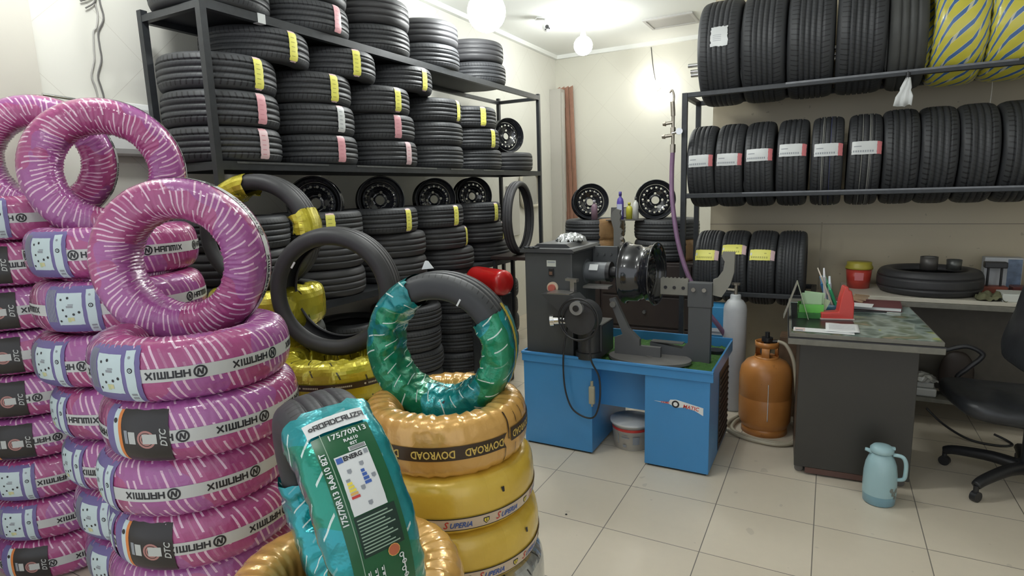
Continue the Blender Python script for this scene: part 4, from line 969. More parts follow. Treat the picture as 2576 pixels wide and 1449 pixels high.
# ---------------------------------------------------------------- dark cabinet with tyres in the alcove
t = thing('drawer_cabinet', 'dark brown drawer cabinet behind the machine, carrying tyres', 'cabinet', (-1.62, 5.42, 0))
M_CAB = mat('dark_brown_wood', (.022, .014, .012), .5, noise=.3, nscale=8)
b = MB(); b.box(-.72, .62, -.30, .34, .04, .94, bev=.006); b.build('body', M_CAB, t)
for i in range(3):
    b = MB(); b.box(-.20, .60, -.318, -.301, .08+.285*i, .345+.285*i, bev=.004); dr = b.build('drawer', M_CAB, t)
    b = MB(); b.cyl((.20, -.319, .21+.285*i), (.20, -.345, .21+.285*i), .015, n=14); k_ = b.build('knob', M_STEELW, dr)
b = MB(); b.box(-.70, -.22, -.318, -.301, .08, .915, bev=.004); b.build('door', M_CAB, t)
for i, (x, y, w_) in enumerate(((-2.0, 5.42, 'left'), (-1.31, 5.42, 'right'))):
    for l in range(2):
        o = lie('low', x, y, .942+.185*l)
        tag(o, f'black tyre lying on the dark cabinet, {["lower", "upper"][l]} one of the {w_} pair', 'tyre', 'tyres lying on the dark cabinet')
        if i == 0 or l == 0:
            me = wrap_mesh('kraft_wrap', M_KRAFT, .29, .18, .185, n=3.6, seg=26, k=26, a0=R_(-62 if i == 0 else -42), a1=R_(-2 if i == 0 else -14), fold=.004, fN=18, crumple=.009, seed=50+i*3+l, off=.004, flat=True, edge=.07)
            o.rotation_euler = (0, 0, 0); q = inst('kraft_wrap', me, o); q['label'] = 'torn brown wrapping paper'
rim('black steel rim standing on the left pair of tyres on the dark cabinet', stand(-2.03, 5.36, 1.300+.172, .175, -60, -6, 10), .170, .15, 'steel rims on the cabinet tyres')
rim('black steel rim standing on the right pair of tyres, bolt holes clearly lit', stand(-1.40, 5.36, 1.300+.178, .175, -75, -6, 30), .178, .15, 'steel rims on the cabinet tyres')
# bottles between the rims
def bottle(name, label, x, y, z, col, h=.24, r=.033, cap=(.8, .8, .78), squeeze=.7, lab=None):
    t = thing(name, label, 'bottle', (x, y, z), group='bottles between the two rims')
    b = MB(); b.lathe([(0, 0), (r, 0), (r, h*.62), (r*.8, h*.74), (r*.36, h*.80), (r*.36, h*.86), (0, h*.86)], 24, Matrix.Scale(squeeze, 4, (0, 1, 0))); b.build('body', mat(name+'_'+label[:9].replace(' ', '_'), col, .35), t)
    b = MB(); b.lathe([(0, h*.86), (r*.45, h*.86), (r*.42, h), (0, h)], 16); b.build('cap', mat('cap_'+str(cap), cap, .4), t)
    if lab: b = MB(); b.box(-r*.72, r*.72, -r*squeeze*.93-.002, -r*squeeze*.6, h*.12, h*.55, bev=.001); b.build('label', mat('bottle_label_'+str(lab), lab, .45), t)
    return t
bz = 1.314
bottle('oil_bottle', 'purple bottle with pale printed label, between the two rims', -1.69, 5.24, bz, (.10, .07, .36), .25, .032, (.08, .06, .3), .7, (.45, .48, .62))
bottle('oil_bottle', 'squat yellow bottle right of the purple one', -1.615, 5.27, bz, (.50, .48, .05), .15, .030, (.5, .48, .05))
bottle('spray_can', 'slim white bottle next to the right rim', -1.548, 5.25, bz, (.62, .62, .58), .20, .026, (.08, .08, .08), 1)
bottle('oil_bottle', 'pinkish clear bottle in front of the left rim', -1.925, 5.20, bz, (.22, .14, .18), .18, .030, (.35, .33, .36))
b = MB(); b.box(-1.80, -1.455, 5.16, 5.44, 1.3135-.004-.004, 1.3135-.0005); o = tag(b.build('board', mat('dark_board', (.07, .065, .06), .6)), 'thin dark board bridging the two pairs of tyres under the bottles', 'board')
b = MB(); b.box(-.085, .085, -.006, .006, 0, .105, bev=.004); b.box(-.075, .075, -.008, -.0055, .01, .095, 1)
tag(b.build('small_mirror', [M_BLACKP, mat('mirror_glass_small', (.5, .5, .5), .1, .9)], None, (-1.75, 5.40, 1.3135), (R_(-8), 0, 0)), 'small dark framed mirror behind the purple bottle', 'mirror')

# narrow tyre ring between the racks, framed mirror and panel on the left wall
o = inst('tyre', TY['thin'], None, M=stand(-2.519, 4.82, 1.019+.335, .335, 8, 0, 0)); tag(o, 'narrow bare tyre ring standing by the far post of the left rack', 'tyre')
t = thing('stool', 'dark square stool carrying the narrow tyre ring, mostly hidden by the machine', 'stool', (-2.519, 4.82, 0))
b = MB(); b.box(-.2, .2, -.2, .2, .985, 1.018, bev=.005); b.build('seat', M_CAB, t)
for sx in (-1, 1):
    for sy in (-1, 1): b = MB(); b.box(sx*.17-.016, sx*.17+.016, sy*.17-.016, sy*.17+.016, 0, .985); b.build('leg', M_STEEL, t)
t = thing('wall_mirror', 'mirror in a rounded cream frame on the left wall past the rack', 'mirror', (XL, 6.92, 1.605))
def rr(w, h, r, n=6):
    pts = []
    for cx, cy, a in ((w/2-r, h/2-r, 0), (-w/2+r, h/2-r, 90), (-w/2+r, -h/2+r, 180), (w/2-r, -h/2+r, 270)):
        for i in range(n+1): pts.append((cx+r*math.cos(R_(a+90*i/n)), cy+r*math.sin(R_(a+90*i/n))))
    return pts
b = MB(); b.tube([(.03, y, z) for y, z in rr(.54, .42, .09, 4)], .022, 10, sub=1, closed=True); b.build('frame', mat('cream_frame', (.62, .58, .47), .4), t)
b = MB(); pts = rr(.52, .40, .08); n_ = len(pts); b.add([(.018, y, z) for y, z in pts]+[(.006, y, z) for y, z in pts], [tuple(range(n_)), tuple(range(2*n_-1, n_-1, -1))]+[(i, (i+1) % n_, (i+1) % n_+n_, i+n_) for i in range(n_)]); b.build('glass', mat('mirror_glass', (.6, .6, .6), .04, 1), t)
b = MB(); b.box(XL+.001, XL+.025, 6.30, 6.60, 1.05, 1.66, bev=.004); tag(b.build('white_panel', mat('off_white_panel', (.55, .54, .50), .5)), 'pale rectangular panel on the left wall seen through the narrow tyre ring', 'panel')
# red compressor tank
t = thing('air_tank', 'red rounded end of an air tank sticking out left of the machine', 'tank', (-2.265, 4.085, -.0))
M_RED = mat('red_tank_paint', (.42, .010, .010), .28, coat=.3)
ax = Vector((.916, -.40, 0)).normalized(); Mt = Matrix.Translation(Vector((0, 0, .868))-ax*.235) @ ax.to_track_quat('Z', 'Y').to_matrix().to_4x4()
b = MB(); b.lathe([(0, .235), (.05, .232), (.085, .220), (.102, .198), (.105, .17), (.105, -.17), (.102, -.198), (.085, -.220), (.05, -.232), (0, -.235)], 36, Mt); b.build('tank', M_RED, t)
b = MB(); b.box(-.36, -.06, .02, .20, 0, .760, bev=.01); b.build('stand', M_STEEL, t)
# ---------------------------------------------------------------- rim machine
M_BLUE = mat('blue_machine_paint', (.05, .245, .54), .36, noise=.06, nscale=6, coat=.15)
M_MG = mat('grey_machine_paint', (.062, .066, .070), .48, noise=.18, nscale=5)
M_MG2 = mat('light_grey_machine_paint', (.17, .17, .165), .5, noise=.12, nscale=9)
M_SHOP = mat('bare_steel', (.34, .33, .31), .35, .75, noise=.25, nscale=30)
def turf():
    t = NT('green_turf'); v = t.obj()[0]; n = t.noise(v, 60, 4, .7); n2 = t.noise(v, 7, 3)
    t.set(color=t.mix(n, (.015, .07, .012), (.10, .24, .05)), rough=.9); t.bump(n, 1, .01); return t.mat
YM = 3.174; MX0, MX1 = -1.66, -.505; YMb = 3.86
t = thing('rim_machine', 'rim straightening machine with a blue two pedestal base and grey head', 'machine', (0, 0, 0)); MC = t
b = MB(); b.box(-1.655, -1.200, YM, YMb-.02, .012, .548, bev=.004); b.build('pedestal', M_BLUE, t)
b = MB(); b.box(-.880, -.522, YM, YMb-.02, .012, .548, bev=.004); b.build('pedestal', M_BLUE, t)
b = MB(); b.box(-1.64, -1.215, YM+.015, YMb-.04, 0, .012); b.build('plinth', M_BLACKP, t)
b = MB(); b.box(-.865, -.537, YM+.015, YMb-.04, 0, .012); b.build('plinth', M_BLACKP, t)
b = MB(); b.box(-1.20, -.88, YM+.16, YM+.175, .27, .548); b.build('apron', M_BLUE, t)
b = MB(); b.box(-.521, -.5195, YM+.30, YMb-.04, .03, .52)
for i in range(12): b.box(-.5195, -.513, YM+.32, YMb-.06, .06+i*.036, .072+i*.036)
b.build('side_grille', mat('rusty_dark_grille', (.045, .035, .030), .6, noise=.3), t)
# tub
b = MB(); b.box(-1.66, -.505, YM-.012, YM-.002, .548, .612, bev=.003); b.box(-1.66, -.505, YMb-.002, YMb+.008, .548, .63, bev=.003); b.box(-1.66, -1.65, YM-.002, YMb-.002, .548, .612); b.box(-.515, -.505, YM-.002, YMb-.002, .548, .618)
b.box(-1.66, -.505, YM-.020, YM-.0125, .598, .612, bev=.002); b.box(-1.65, -.515, YM-.002, YMb-.002, .5485, .556); b.build('tray', M_BLUE, t)
g = MB(); nx, ny = 90, 50; vs = []
for i in range(nx+1):
    for j in range(ny+1):
        x = -1.645+(1.125)*i/nx; y = YM+(YMb-.006-YM)*j/ny; vs.append((x, y, .572+.010*noise.noise(Vector((x*30, y*30, 0)))+.006*noise.noise(Vector((x*90, y*90, 2)))))
g.add(vs, [(i*(ny+1)+j, (i+1)*(ny+1)+j, (i+1)*(ny+1)+j+1, i*(ny+1)+j+1) for i in range(nx) for j in range(ny)], 0, True); g.build('turf_liner', turf(), t, fixn=False)
# sticker on the right pedestal
b = MB(); pts = [(-.825, .402), (-.745, .402), (-.735, .420), (-.70, .424), (-.555, .396), (-.555, .352), (-.60, .375), (-.66, .385), (-.70, .378), (-.74, .394)]
b.prism(pts, YM-.0022, YM-.0006); st = b.build('sticker', M_PAPER, t); st['label'] = 'white sticker with red lettering and a wheel emblem'
b = MB(); b.cyl((-.705, YM-.0024, .398), (-.705, YM-.0034, .398), .021, n=20); b.cyl((-.705, YM-.0035, .398), (-.705, YM-.0042, .398), .012, n=16, mi=1); b.build('emblem', [M_INK, M_WHITEP], st)
vs, fs = textmesh('MATIC', .030, .95, .0006, .2); b = MB(); b.add([(x, YM-.0030, y-.10*x) for x, y in vs], fs); b.build('lettering', M_REDL, st, (-.622, 0, .388))
vs, fs = textmesh('VAME', .016, 1.2, .0004, .2); b = MB(); b.add([(x, YM-.0030, y) for x, y in vs], fs); b.build('lettering', M_REDL, st, (-.765, 0, .400))
# tower
b = MB(); b.box(-1.652, -1.335, 3.222, 3.62, .566, 1.225, bev=.008); tw = b.build('tower', M_MG, t)
b = MB(); b.prism([(-1.672, 1.226), (-1.315, 1.226), (-1.315, 1.236), (-1.330, 1.250), (-1.658, 1.250), (-1.672, 1.236)], 3.200, 3.66); b.prism([(-1.62, 1.2505), (-1.37, 1.2505), (-1.40, 1.272), (-1.59, 1.272)], 3.28, 3.60); b.build('tower_cover', mat('dark_cover_rubber', (.05, .052, .055), .42), t)
for i in range(3): b = MB(); b.lathe([(.012, 0), (.020, 0), (.016, .010), (.010, .010)], 14, Matrix.Translation((-1.63+.032*i, 3.215, 1.2505)), closed=True); b.build('grommet', M_STEEL, t)
b = MB(); b.box(-.030, .030, -.003, 0, -.019, .019); b.box(-.024, .024, -.0038, -.0031, .004, .012, 1); pl = b.build('name_plate', [mat('pale_plate', (.50, .52, .47), .4), M_GREY], t, (-1.470, 3.2215, 1.160)); pl['label'] = 'pale rectangular plate'
b = MB(); b.box(-.015, .015, -.012, 0, -.022, .022, bev=.002); b.box(-.010, .010, -.015, -.0121, -.016, .004, 1); b.build('switch', [M_BLACKP, mat('brown_switch', (.16, .09, .06), .5)], t, (-1.470, 3.2215, 1.108))
b = MB(); b.cyl((0, 0, 0), (0, -.012, 0), .036, n=28); b.cyl((0, -.0121, 0), (0, -.030, 0), .023, n=24, mi=1); q = b.build('stop_button', [mat('cream_button_ring', (.55, .47, .36), .4), mat('faded_red_button', (.50, .13, .10), .4)], t, (-1.462, 3.2215, 1.012)); q['label'] = 'faded red stop button on a cream ring'
# crumpled foil on the cover
b = MB(); nx = 26; vs = []
for i in range(nx+1):
    for j in range(nx+1):
        u, v = i/nx*2-1, j/nx*2-1; r2 = u*u+v*v; h = max(0, 1-r2)**.5 if r2 < 1 else 0
        vs.append((u*.095+v*.02, v*.07, h*.050+(.012*noise.noise(Vector((u*7, v*7, 3))) if r2 < 1 else 0)))
fs = [(i*(nx+1)+j, (i+1)*(nx+1)+j, (i+1)*(nx+1)+j+1, i*(nx+1)+j+1) for i in range(nx) for j in range(nx) if ((i+.5)/nx*2-1)**2+((j+.5)/nx*2-1)**2 < .97]
b.add(vs, fs); tag(b.build('crumpled_film', mat('clear_crinkled_film', (.60, .62, .62), .15, .6), None, (-1.455, 3.50, 1.2725), fixn=False), 'crumpled shiny film heap on top of the grey machine tower', 'wrap')
# spindle
b = MB(); b.cyl((-1.334, 3.47, 1.085), (-1.20, 3.47, 1.085), .060, n=32); b.cyl((-1.36, 3.47, 1.085), (-1.334, 3.47, 1.085), .078, n=32); b.build('spindle_housing', M_MG2 if False else mat('mid_grey_housing', (.13, .14, .15), .38), t)
b = MB(); b.cyl((-1.1995, 3.47, 1.085), (-1.175, 3.47, 1.085), .064, n=32); b.cyl((-1.175, 3.47, 1.085), (-1.10, 3.47, 1.085), .036, n=24); b.cyl((-1.12, 3.47, 1.085), (-1.085, 3.47, 1.085), .048, n=24); b.build('chuck', M_BLACKP, t)
b = MB(); b.box(-.028, .028, -.002, .002, -.020, .020); q = b.build('paper_label', M_PAPER, t, (-1.272, 3.414, 1.118), (R_(-32), 0, 0)); q['label'] = 'small white label'
b = MB(); b.box(-1.335, -1.165, 3.56, 3.585, 1.09, 1.235, bev=.004)
for i in range(3): b.cyl((-1.30+.045*i, 3.5595, 1.185), (-1.30+.045*i, 3.551, 1.185), .008, n=12)
b.build('back_plate', M_MG, t)
# tall notched lever behind the spindle
b = MB(); pts = [(-1.205, 1.11), (-1.205, 1.34), (-1.225, 1.41), (-1.215, 1.45), (-1.19, 1.47), (-1.16, 1.46), (-1.165, 1.44), (-1.158, 1.42), (-1.165, 1.40), (-1.158, 1.38), (-1.165, 1.35), (-1.15, 1.33), (-1.158, 1.31), (-1.15, 1.29), (-1.158, 1.27), (-1.15, 1.25), (-1.158, 1.23), (-1.15, 1.20), (-1.158, 1.17), (-1.15, 1.14), (-1.155, 1.11)]
b.prism(pts, 3.60, 3.625); q = b.build('notched_lever', mat('olive_grey_lever', (.13, .13, .12), .5), t)
b = MB()
for i in range(5): b.cyl((-1.142, 3.59, 1.15+i*.034), (-1.142, 3.562, 1.15+i*.034), .010, n=12)
b.build('bolt', M_SHOP, t)
# tool arm left: angle plate, spring steel clamp, chrome knob
b = MB(); b.prism([(-1.478, .996), (-1.28, .998), (-1.24, .962), (-1.24, .90), (-1.30, .86), (-1.37, .90)], 3.08, 3.20); q = b.build('arm_bracket', mat('dark_arm_paint', (.045, .047, .05), .45), t)
b = MB(); b.box(-1.44, -1.30, 3.085, 3.20, .997, 1.004); b.build('arm_top', M_SHOP, t)
b = MB(); b.prism([(-1.355, 1.082), (-1.285, 1.078), (-1.285, 1.060), (-1.300, 1.060), (-1.300, 1.006), (-1.325, 1.006), (-1.325, 1.066), (-1.355, 1.068)], 3.16, 3.20); b.build('clamp', M_SHOP, t)
b = MB(); b.box(-1.30, -1.14, 3.30, 3.40, 1.005, 1.018); b.build('tool_rest', M_SHOP, t)
b = MB(); b.cyl((-1.405, 3.10, .838), (-1.335, 3.12, .842), .026, n=28); b.cyl((-1.425, 3.095, .836), (-1.404, 3.10, .838), .036, n=28); q = b.build('feed_knob', M_CHROME, t)
b = MB(); b.cyl((-1.335, 3.12, .842), (-1.27, 3.14, .848), .018, n=16); b.build('feed_shaft', M_STEEL, t)
b = MB(); b.cyl((-1.245, 3.075, .93), (-1.245, 3.05, .93), .040, n=30); b.cyl((-1.245, 3.0495, .93), (-1.245, 3.042, .93), .018, n=20, mi=1); q = b.build('dial', [mat('silver_dial', (.34, .35, .36), .35, .5), M_BLACKP], t)
b = MB(); b.cyl((-1.235, 3.20, .865), (-1.235, 3.076, .865), .095, n=40); b.cyl((-1.235, 3.22, .64), (-1.235, 3.22, .84), .065, n=32); b.build('motor', mat('dark_motor_paint', (.040, .041, .045), .42, noise=.2), t)
b = MB(); b.box(-1.31, -1.155, 3.23, 3.45, .60, .80, bev=.01); b.cyl((-1.235, 3.22, .600), (-1.235, 3.22, .639), .078, n=32); b.build('motor_foot', M_STEEL, t)
# cable loops round the motor
b = MB(); b.tube([(-1.235+.12*math.cos(a*PI/8), 3.055+.004*math.sin(a), .865+.12*math.sin(a*PI/8)) for a in range(16)], .006, 8, sub=4, closed=True); b.tube([(-1.228+.108*math.cos(a*PI/8), 3.062, .850+.112*math.sin(a*PI/8)) for a in range(16)], .005, 8, sub=4, closed=True)
tag(b.build('cable_loop', M_BLACKP), 'coiled black cable hung round the machine motor', 'cable')
b = MB(); b.tube([(-1.365, 3.20, .78), (-1.367, 3.147, .64), (-1.365, 3.135, .50), (-1.350, 3.135, .38), (-1.31, 3.135, .29), (-1.24, 3.14, .25), (-1.175, 3.13, .26), (-1.14, 3.12, .33), (-1.128, 3.12, .42), (-1.14, 3.13, .52), (-1.175, 3.10, .62), (-1.18, 3.10, .74), (-1.17, 3.14, .78)], .0055, 8)
tag(b.build('hanging_cable', M_BLACKP), 'black cable drooping in a loop in front of the blue base', 'cable')
b = MB(); b.box(-.018, .018, -.014, .014, -.055, .055, bev=.008); b.cyl((0, 0, .055), (0, 0, .085), .009, n=10); b.cyl((0, 0, -.055), (0, 0, -.07), .006, n=8)
tag(b.build('hand_switch', mat('dirty_cream_plastic', (.35, .33, .24), .5), None, (-1.185, 3.135, .395)), 'small dirty cream hand switch dangling on the cable', 'switch')
# curved support arm and cradle on the right
b = MB(); pts = [(-1.155, .935), (-1.12, .945), (-1.03, .76), (-.965, .70), (-.965, .66), (-.84, .66), (-.84, .585), (-1.12, .585), (-1.12, .70), (-1.07, .72), (-1.085, .76)]
b.prism(pts, 3.36, 3.39); b.build('support_arm', M_MG2 if False else mat('grey_arm_paint', (.095, .097, .10), .5), t)
b = MB(); b.cyl((-1.128, 3.36, .905), (-1.128, 3.345, .905), .018, n=16); b.build('pivot', M_SHOP, t)
b = MB(); pts = [(-.70, 1.038), (-.575, 1.038), (-.575, .565), (-.925, .565), (-.925, .668), (-.735, .645), (-.70, .685)]
b.prism(pts, 3.445, 3.50); b.box(-.706, -.569, 3.440, 3.505, .90, 1.045, bev=.004); cr = b.build('right_bracket', mat('grey_bracket_paint', (.070, .074, .08), .5), t)
for x in (-.672, -.612): b = MB(); b.cyl((x, 3.440, 1.005), (x, 3.428, 1.005), .012, n=12); b.build('bolt', M_SHOP, t)
b = MB(); b.box(-.92, -.73, 3.445, 3.50, .669, .674); b.build('worn_edge', M_STEELW, t)
b = MB(); pts = [(-.868, 1.060), (-.868, .965), (-.707, .965), (-.707, 1.060)]+[(-.707-.0115*i, 1.060+(.008 if i % 2 else 0)) for i in range(1, 14)]
b.prism(pts, 3.46, 3.485); q = b.build('notched_bar', mat('olive_grey_bar', (.21, .205, .18), .5), t)
for x in (-.838, -.787, -.735): b = MB(); b.cyl((x, 3.4595, 1.008), (x, 3.457, 1.008), .010, n=14); b.build('bar_hole', M_INK, t)
b = MB(); pts = [(-.568, .975), (-.568, 1.065), (-.545, 1.075), (-.515, 1.12), (-.508, 1.17), (-.525, 1.20), (-.520, 1.225), (-.455, 1.225), (-.457, 1.11), (-.475, 1.04), (-.520, .965)]
b.prism(pts, 3.46, 3.485); b.build('hook_arm', mat('olive_grey_bar', (.21, .205, .18), .5), t)
b = MB(); b.cyl((-.905, 3.30, .584), (-.905, 3.30, .600), .245, n=56); b.cyl((-.905, 3.30, .6005), (-.905, 3.30, .606), .02, n=16); o = b.build('turntable', mat('grey_turntable', (.15, .145, .14), .55, noise=.2, nscale=12), t, M=Matrix.Translation((-.905, 3.45, 0)) @ Matrix.Scale(.62, 4, (0, 1, 0)) @ Matrix.Translation((.905, -3.45, 0)))
b = MB(); b.cyl((-.58, 3.70, .572), (-.58, 3.70, .590), .05, n=20); b.build('drain_plug', M_BLACKP, t)
# rim on the machine
rim('shiny black steel rim mounted on the machine spindle', stand(-.985, 3.47, 1.085, .19, -3, 0, 15), .190, .195, None)
M_PAT = None

# ---------------------------------------------------------------- bucket under the machine
t = thing('paint_bucket', 'dirty white plastic bucket with a red band under the blue machine base', 'bucket', (-1.03, 3.42, 0)); t.scale = (1, 1, .82)
b = MB(); b.lathe([(0, 0), (.108, 0), (.122, .19), (.128, .19), (.128, .205), (.118, .205), (.106, .01), (0, .01)], 40); b.build('pail', mat('dirty_white_plastic', (.66, .64, .61), .45, noise=.2, nscale=12), t)
b = MB(); b.lathe([(.1205, .150), (.1225, .172)], 40); q = b.build('red_band', M_REDL, t); q['label'] = 'dark red band'
b = MB(); b.lathe([(.1285, .192), (.132, .192), (.132, .210), (0, .212), ], 40); b.build('lid', M_WHITEP, t)
d = MB()
for a0, a1, z0, z1 in ((-118, -114, .05, .13), (-105, -80, .10, .108), (-103, -85, .118, .124), (-100, -90, .03, .05)):
    d.lathe([(.1125+z0*.065, z0), (.1125+z1*.065, z1)], 6, a0=R_(a0), a1=R_(a1))
d.lathe([(.1165, .055), (.1205, .115)], 8, a0=R_(-70), a1=R_(-50)); d.build('print', M_GREY, t)
# ---------------------------------------------------------------- gas cylinders
t = thing('gas_cylinder', 'stained orange gas cylinder on the floor by the desk', 'cylinder', (-.312, 3.985, 0))
def orange():
    q = NT('worn_orange_paint'); v, x, y, z = q.obj(); n = q.noise(v, 5, 5, .65); n2 = q.noise(v, 24, 3)
    c = q.mix(n, (.42, .15, .035), (.58, .26, .07)); c = q.mix(q.m('MULTIPLY', q.m('GREATER_THAN', n2, .72), .4), c, (.18, .07, .03))
    q.set(color=c, rough=.33, spec=.5); return q.mat
M_OR = orange()
b = MB(); b.lathe([(0, .03), (.10, .025), (.140, .045), (.158, .09), (.160, .24), (.1585, .243), (.1585, .247), (.160, .25), (.160, .38), (.150, .43), (.120, .470), (.075, .492), (.03, .50), (0, .50)], 56); b.build('tank', M_OR, t)
b = MB(); b.lathe([(.135, .0), (.140, .0), (.136, .055), (.131, .055)], 48, closed=True); b.build('foot_ring', M_OR, t)
b = MB()
for a0 in (10, 130, 250): b.lathe([(.066, .482), (.071, .482), (.071, .580), (.066, .580)], 10, a0=R_(a0), a1=R_(a0+38), closed=True)
b.lathe([(.0665, .565), (.0715, .565), (.0715, .600), (.0665, .600)], 40, closed=True); b.lathe([(.0665, .480), (.0735, .478), (.0715, .505), (.0665, .505)], 40, closed=True); b.build('collar', M_OR, t)
b = MB(); b.cyl((0, 0, .50), (0, 0, .60), .020, n=16); b.cyl((0, 0, .60), (0, 0, .625), .034, n=20); b.cyl((-.005, -.01, .545), (-.005, -.055, .545), .030, n=16); b.cyl((0, 0, .626), (0, 0, .66), .014, n=12); b.cyl((.02, 0, .60), (.06, .0, .603), .012, n=10); b.build('regulator', M_BLACKP, t)
b = MB(); b.tube([(.03, -.162, .36), (.031, -.1625, .25), (.031, -.1625, .12)], .0022, 6); b.build('paint_run', M_PAPER, t)
b = MB(); pts = [(-.252, 3.985, .603), (-.20, 3.975, .585), (-.155, 3.95, .50), (-.132, 3.93, .36), (-.122, 3.90, .20), (-.118, 3.86, .08), (-.14, 3.80, .018), (-.25, 3.765, .015), (-.38, 3.79, .015), (-.48, 3.86, .015), (-.50, 3.96, .015), (-.46, 4.10, .015), (-.32, 4.20, .015), (-.16, 4.14, .015), (-.105, 3.98, .018), (-.11, 3.82, .020), (-.22, 3.735, .018), (-.40, 3.76, .020), (-.52, 3.86, .018), (-.535, 3.98, .015), (-.49, 4.12, .015)]
b.tube(pts, .0115, 10, sub=8); tag(b.build('gas_hose', mat('beige_rubber_hose', (.42, .38, .29), .45)), 'beige gas hose from the orange cylinder coiled on the floor around it', 'hose')
t = thing('gas_cylinder', 'tall slim white gas cylinder between the machine and the orange one', 'cylinder', (-.552, 4.305, 0))
b = MB(); b.lathe([(0, 0), (.070, 0), (.078, .012), (.078, .735), (.072, .765), (.052, .795), (.036, .806), (.036, .83), (.032, .838), (0, .838)], 48); b.build('tank', mat('white_cylinder_paint', (.50, .52, .54), .38, noise=.05), t)
b = MB(); b.cyl((0, 0, .838), (0, 0, .905), .013, n=14); b.cyl((0, 0, .905), (0, 0, .918), .030, n=10, smooth=False); b.cyl((-.0, 0, .868), (-.055, -.01, .872), .010, n=12); b.cyl((-.05, -.01, .872), (-.085, -.015, .874), .006, n=10); b.build('valve', M_BR, t)
b = MB(); b.box(-.095, .095, -.10, .10, 0, .235, bev=.006); b.box(-.06, .09, -.1012, -.1002, .03, .08, 1); b.box(-.055, .06, -.1016, -.1013, .04, .055, 2)
t = tag(b.build('blue_carton', [mat('blue_carton_print', (.05, .27, .52), .45, noise=.15), M_PAPER, M_GREY], None, (-.69, 4.42, .50)), 'blue printed carton standing behind the right end of the machine', 'carton')
b = MB(); b.box(-.80, -.60, 4.30, 4.55, 0, .50, bev=.004); tag(b.build('dark_crate', M_CAB), 'dark crate under the blue carton behind the machine', 'crate')

# ---------------------------------------------------------------- desk
t = thing('desk', 'dark desk with a glass covered printed top beside the orange gas cylinder', 'desk', (-.140, 3.40, 0), (0, 0, R_(3.5)))
M_DK = mat('dark_laminate', (.036, .034, .030), .42, noise=.12, nscale=5); M_DKE = mat('worn_desk_edge', (.16, .155, .13), .45, noise=.35, nscale=25)
b = MB(); b.box(.035, .575, .02, .60, .045, .765, bev=.003); b.build('pedestal', M_DK, t)
b = MB(); b.box(-.025, .655, -.10, .94, .766, .798, bev=.003); b.build('lower_board', M_DKE, t)
b = MB(); b.box(-.025, .655, -.098, .94, .7985, .804); b.build('seam', M_INK, t)
b = MB(); b.box(-.020, .650, -.093, .935, .8045, .826, bev=.003); b.build('top_board', M_DKE, t)
def print_mat():
    q = NT('desk_top_picture'); v, x, y, z = q.obj(); u = q.comb(x, q.m('MULTIPLY', y, 1.1), 0)
    n = q.noise(u, 6.5, 2, .5); n2 = q.voro(u, 9)
    c = q.ramp(n, [(.30, (.05, .08, .07)), (.42, (.16, .22, .19)), (.50, (.36, .44, .40)), (.60, (.10, .15, .08)), (.72, (.36, .28, .18))])
    sky = q.m('GREATER_THAN', y, .56); c = q.mix(q.m('MULTIPLY', sky, .8), c, (.42, .53, .50))
    fl = q.m('MULTIPLY', q.m('LESS_THAN', y, .10), q.m('GREATER_THAN', x, .40)); c = q.mix(q.m('MULTIPLY', q.m('MULTIPLY', fl, q.m('LESS_THAN', n2, .3)), .8), c, (.40, .45, .10))
    q.set(color=c, rough=.5, coat=1.0, coat_rough=.05); return q.mat
b = MB(); b.box(-.010, .640, -.083, .77, .8265, .830); q = b.build('picture_sheet', print_mat(), t); q['label'] = 'greenish landscape picture under the desk glass'
b = MB(); b.box(-.008, .30, -.02, .74, .8302, .8312); b.build('desk_mat', mat('black_desk_mat', (.015, .017, .017), .3), t)
for x, y in ((.06, .06), (.54, .06), (.54, .54), (.06, .54)):
    b = MB(); b.cyl((x, y-.008, .022), (x, y+.008, .022), .022, n=18); b.box(x-.016, x+.016, y-.012, y+.012, .030, .045); c_ = b.build('caster', mat('grey_caster', (.12, .11, .10), .5), t)
b = MB(); b.box(.09, .52, .021, .024, .012, .044); b.build('bottom_strip', mat('brown_strip', (.10, .05, .04), .5), t)
DT = .8116
MD = Matrix.Translation((-.140, 3.31, .0205)) @ Matrix.Rotation(R_(3.5), 4, 'Z')
def dk(x, y, z=DT, rz=0): return MD @ Matrix.Translation((x, y, z)) @ Matrix.Rotation(R_(rz), 4, 'Z')
b = MB(); b.add([(-.14, -.045, 0), (.14, -.045, 0), (.14, .045, 0), (-.14, .045, 0), (-.14, -.045, .0006), (.14, -.045, .0006), (.14, .045, .0006), (-.14, .045, .0006)], [(0,3,2,1),(4,5,6,7),(0,1,5,4),(1,2,6,5),(2,3,7,6),(3,0,4,7)])
b.box(-.134, -.085, -.038, .038, .0007, .0009, 1); b.box(-.128, -.095, -.034, -.008, .0010, .0012, 2)
tag(b.build('receipt_book', [M_PAPER, mat('pale_pink_print', (.62, .50, .47), .6), M_GREY], None, M=dk(.145, .06, DT+.0004, -2)), 'long white printed slip at the front left of the desk', 'paper')
b = MB(); nx = 10; vs = []
for i in range(nx+1):
    for j in range(nx+1): u, v = i/nx, j/nx; vs.append((u*.155, v*.21, .0035+.012*max(0, u-.7)*max(0, .5-v)*2+.001*math.sin(u*9)))
b.add(vs, [(i*(nx+1)+j, (i+1)*(nx+1)+j, (i+1)*(nx+1)+j+1, i*(nx+1)+j+1) for i in range(nx) for j in range(nx)], 0, True)
o = b.build('paper_sheet', M_PAPER, None, M=dk(.155, .05, DT+.0, -3), fixn=False); s_ = o.modifiers.new('s', 'SOLIDIFY'); s_.thickness = .0006
for i in range(12):
    pass
b = MB()
for i in range(11): b.box(.015, .135, .165-i*.011, .1665-i*.011, .0062, .0066)
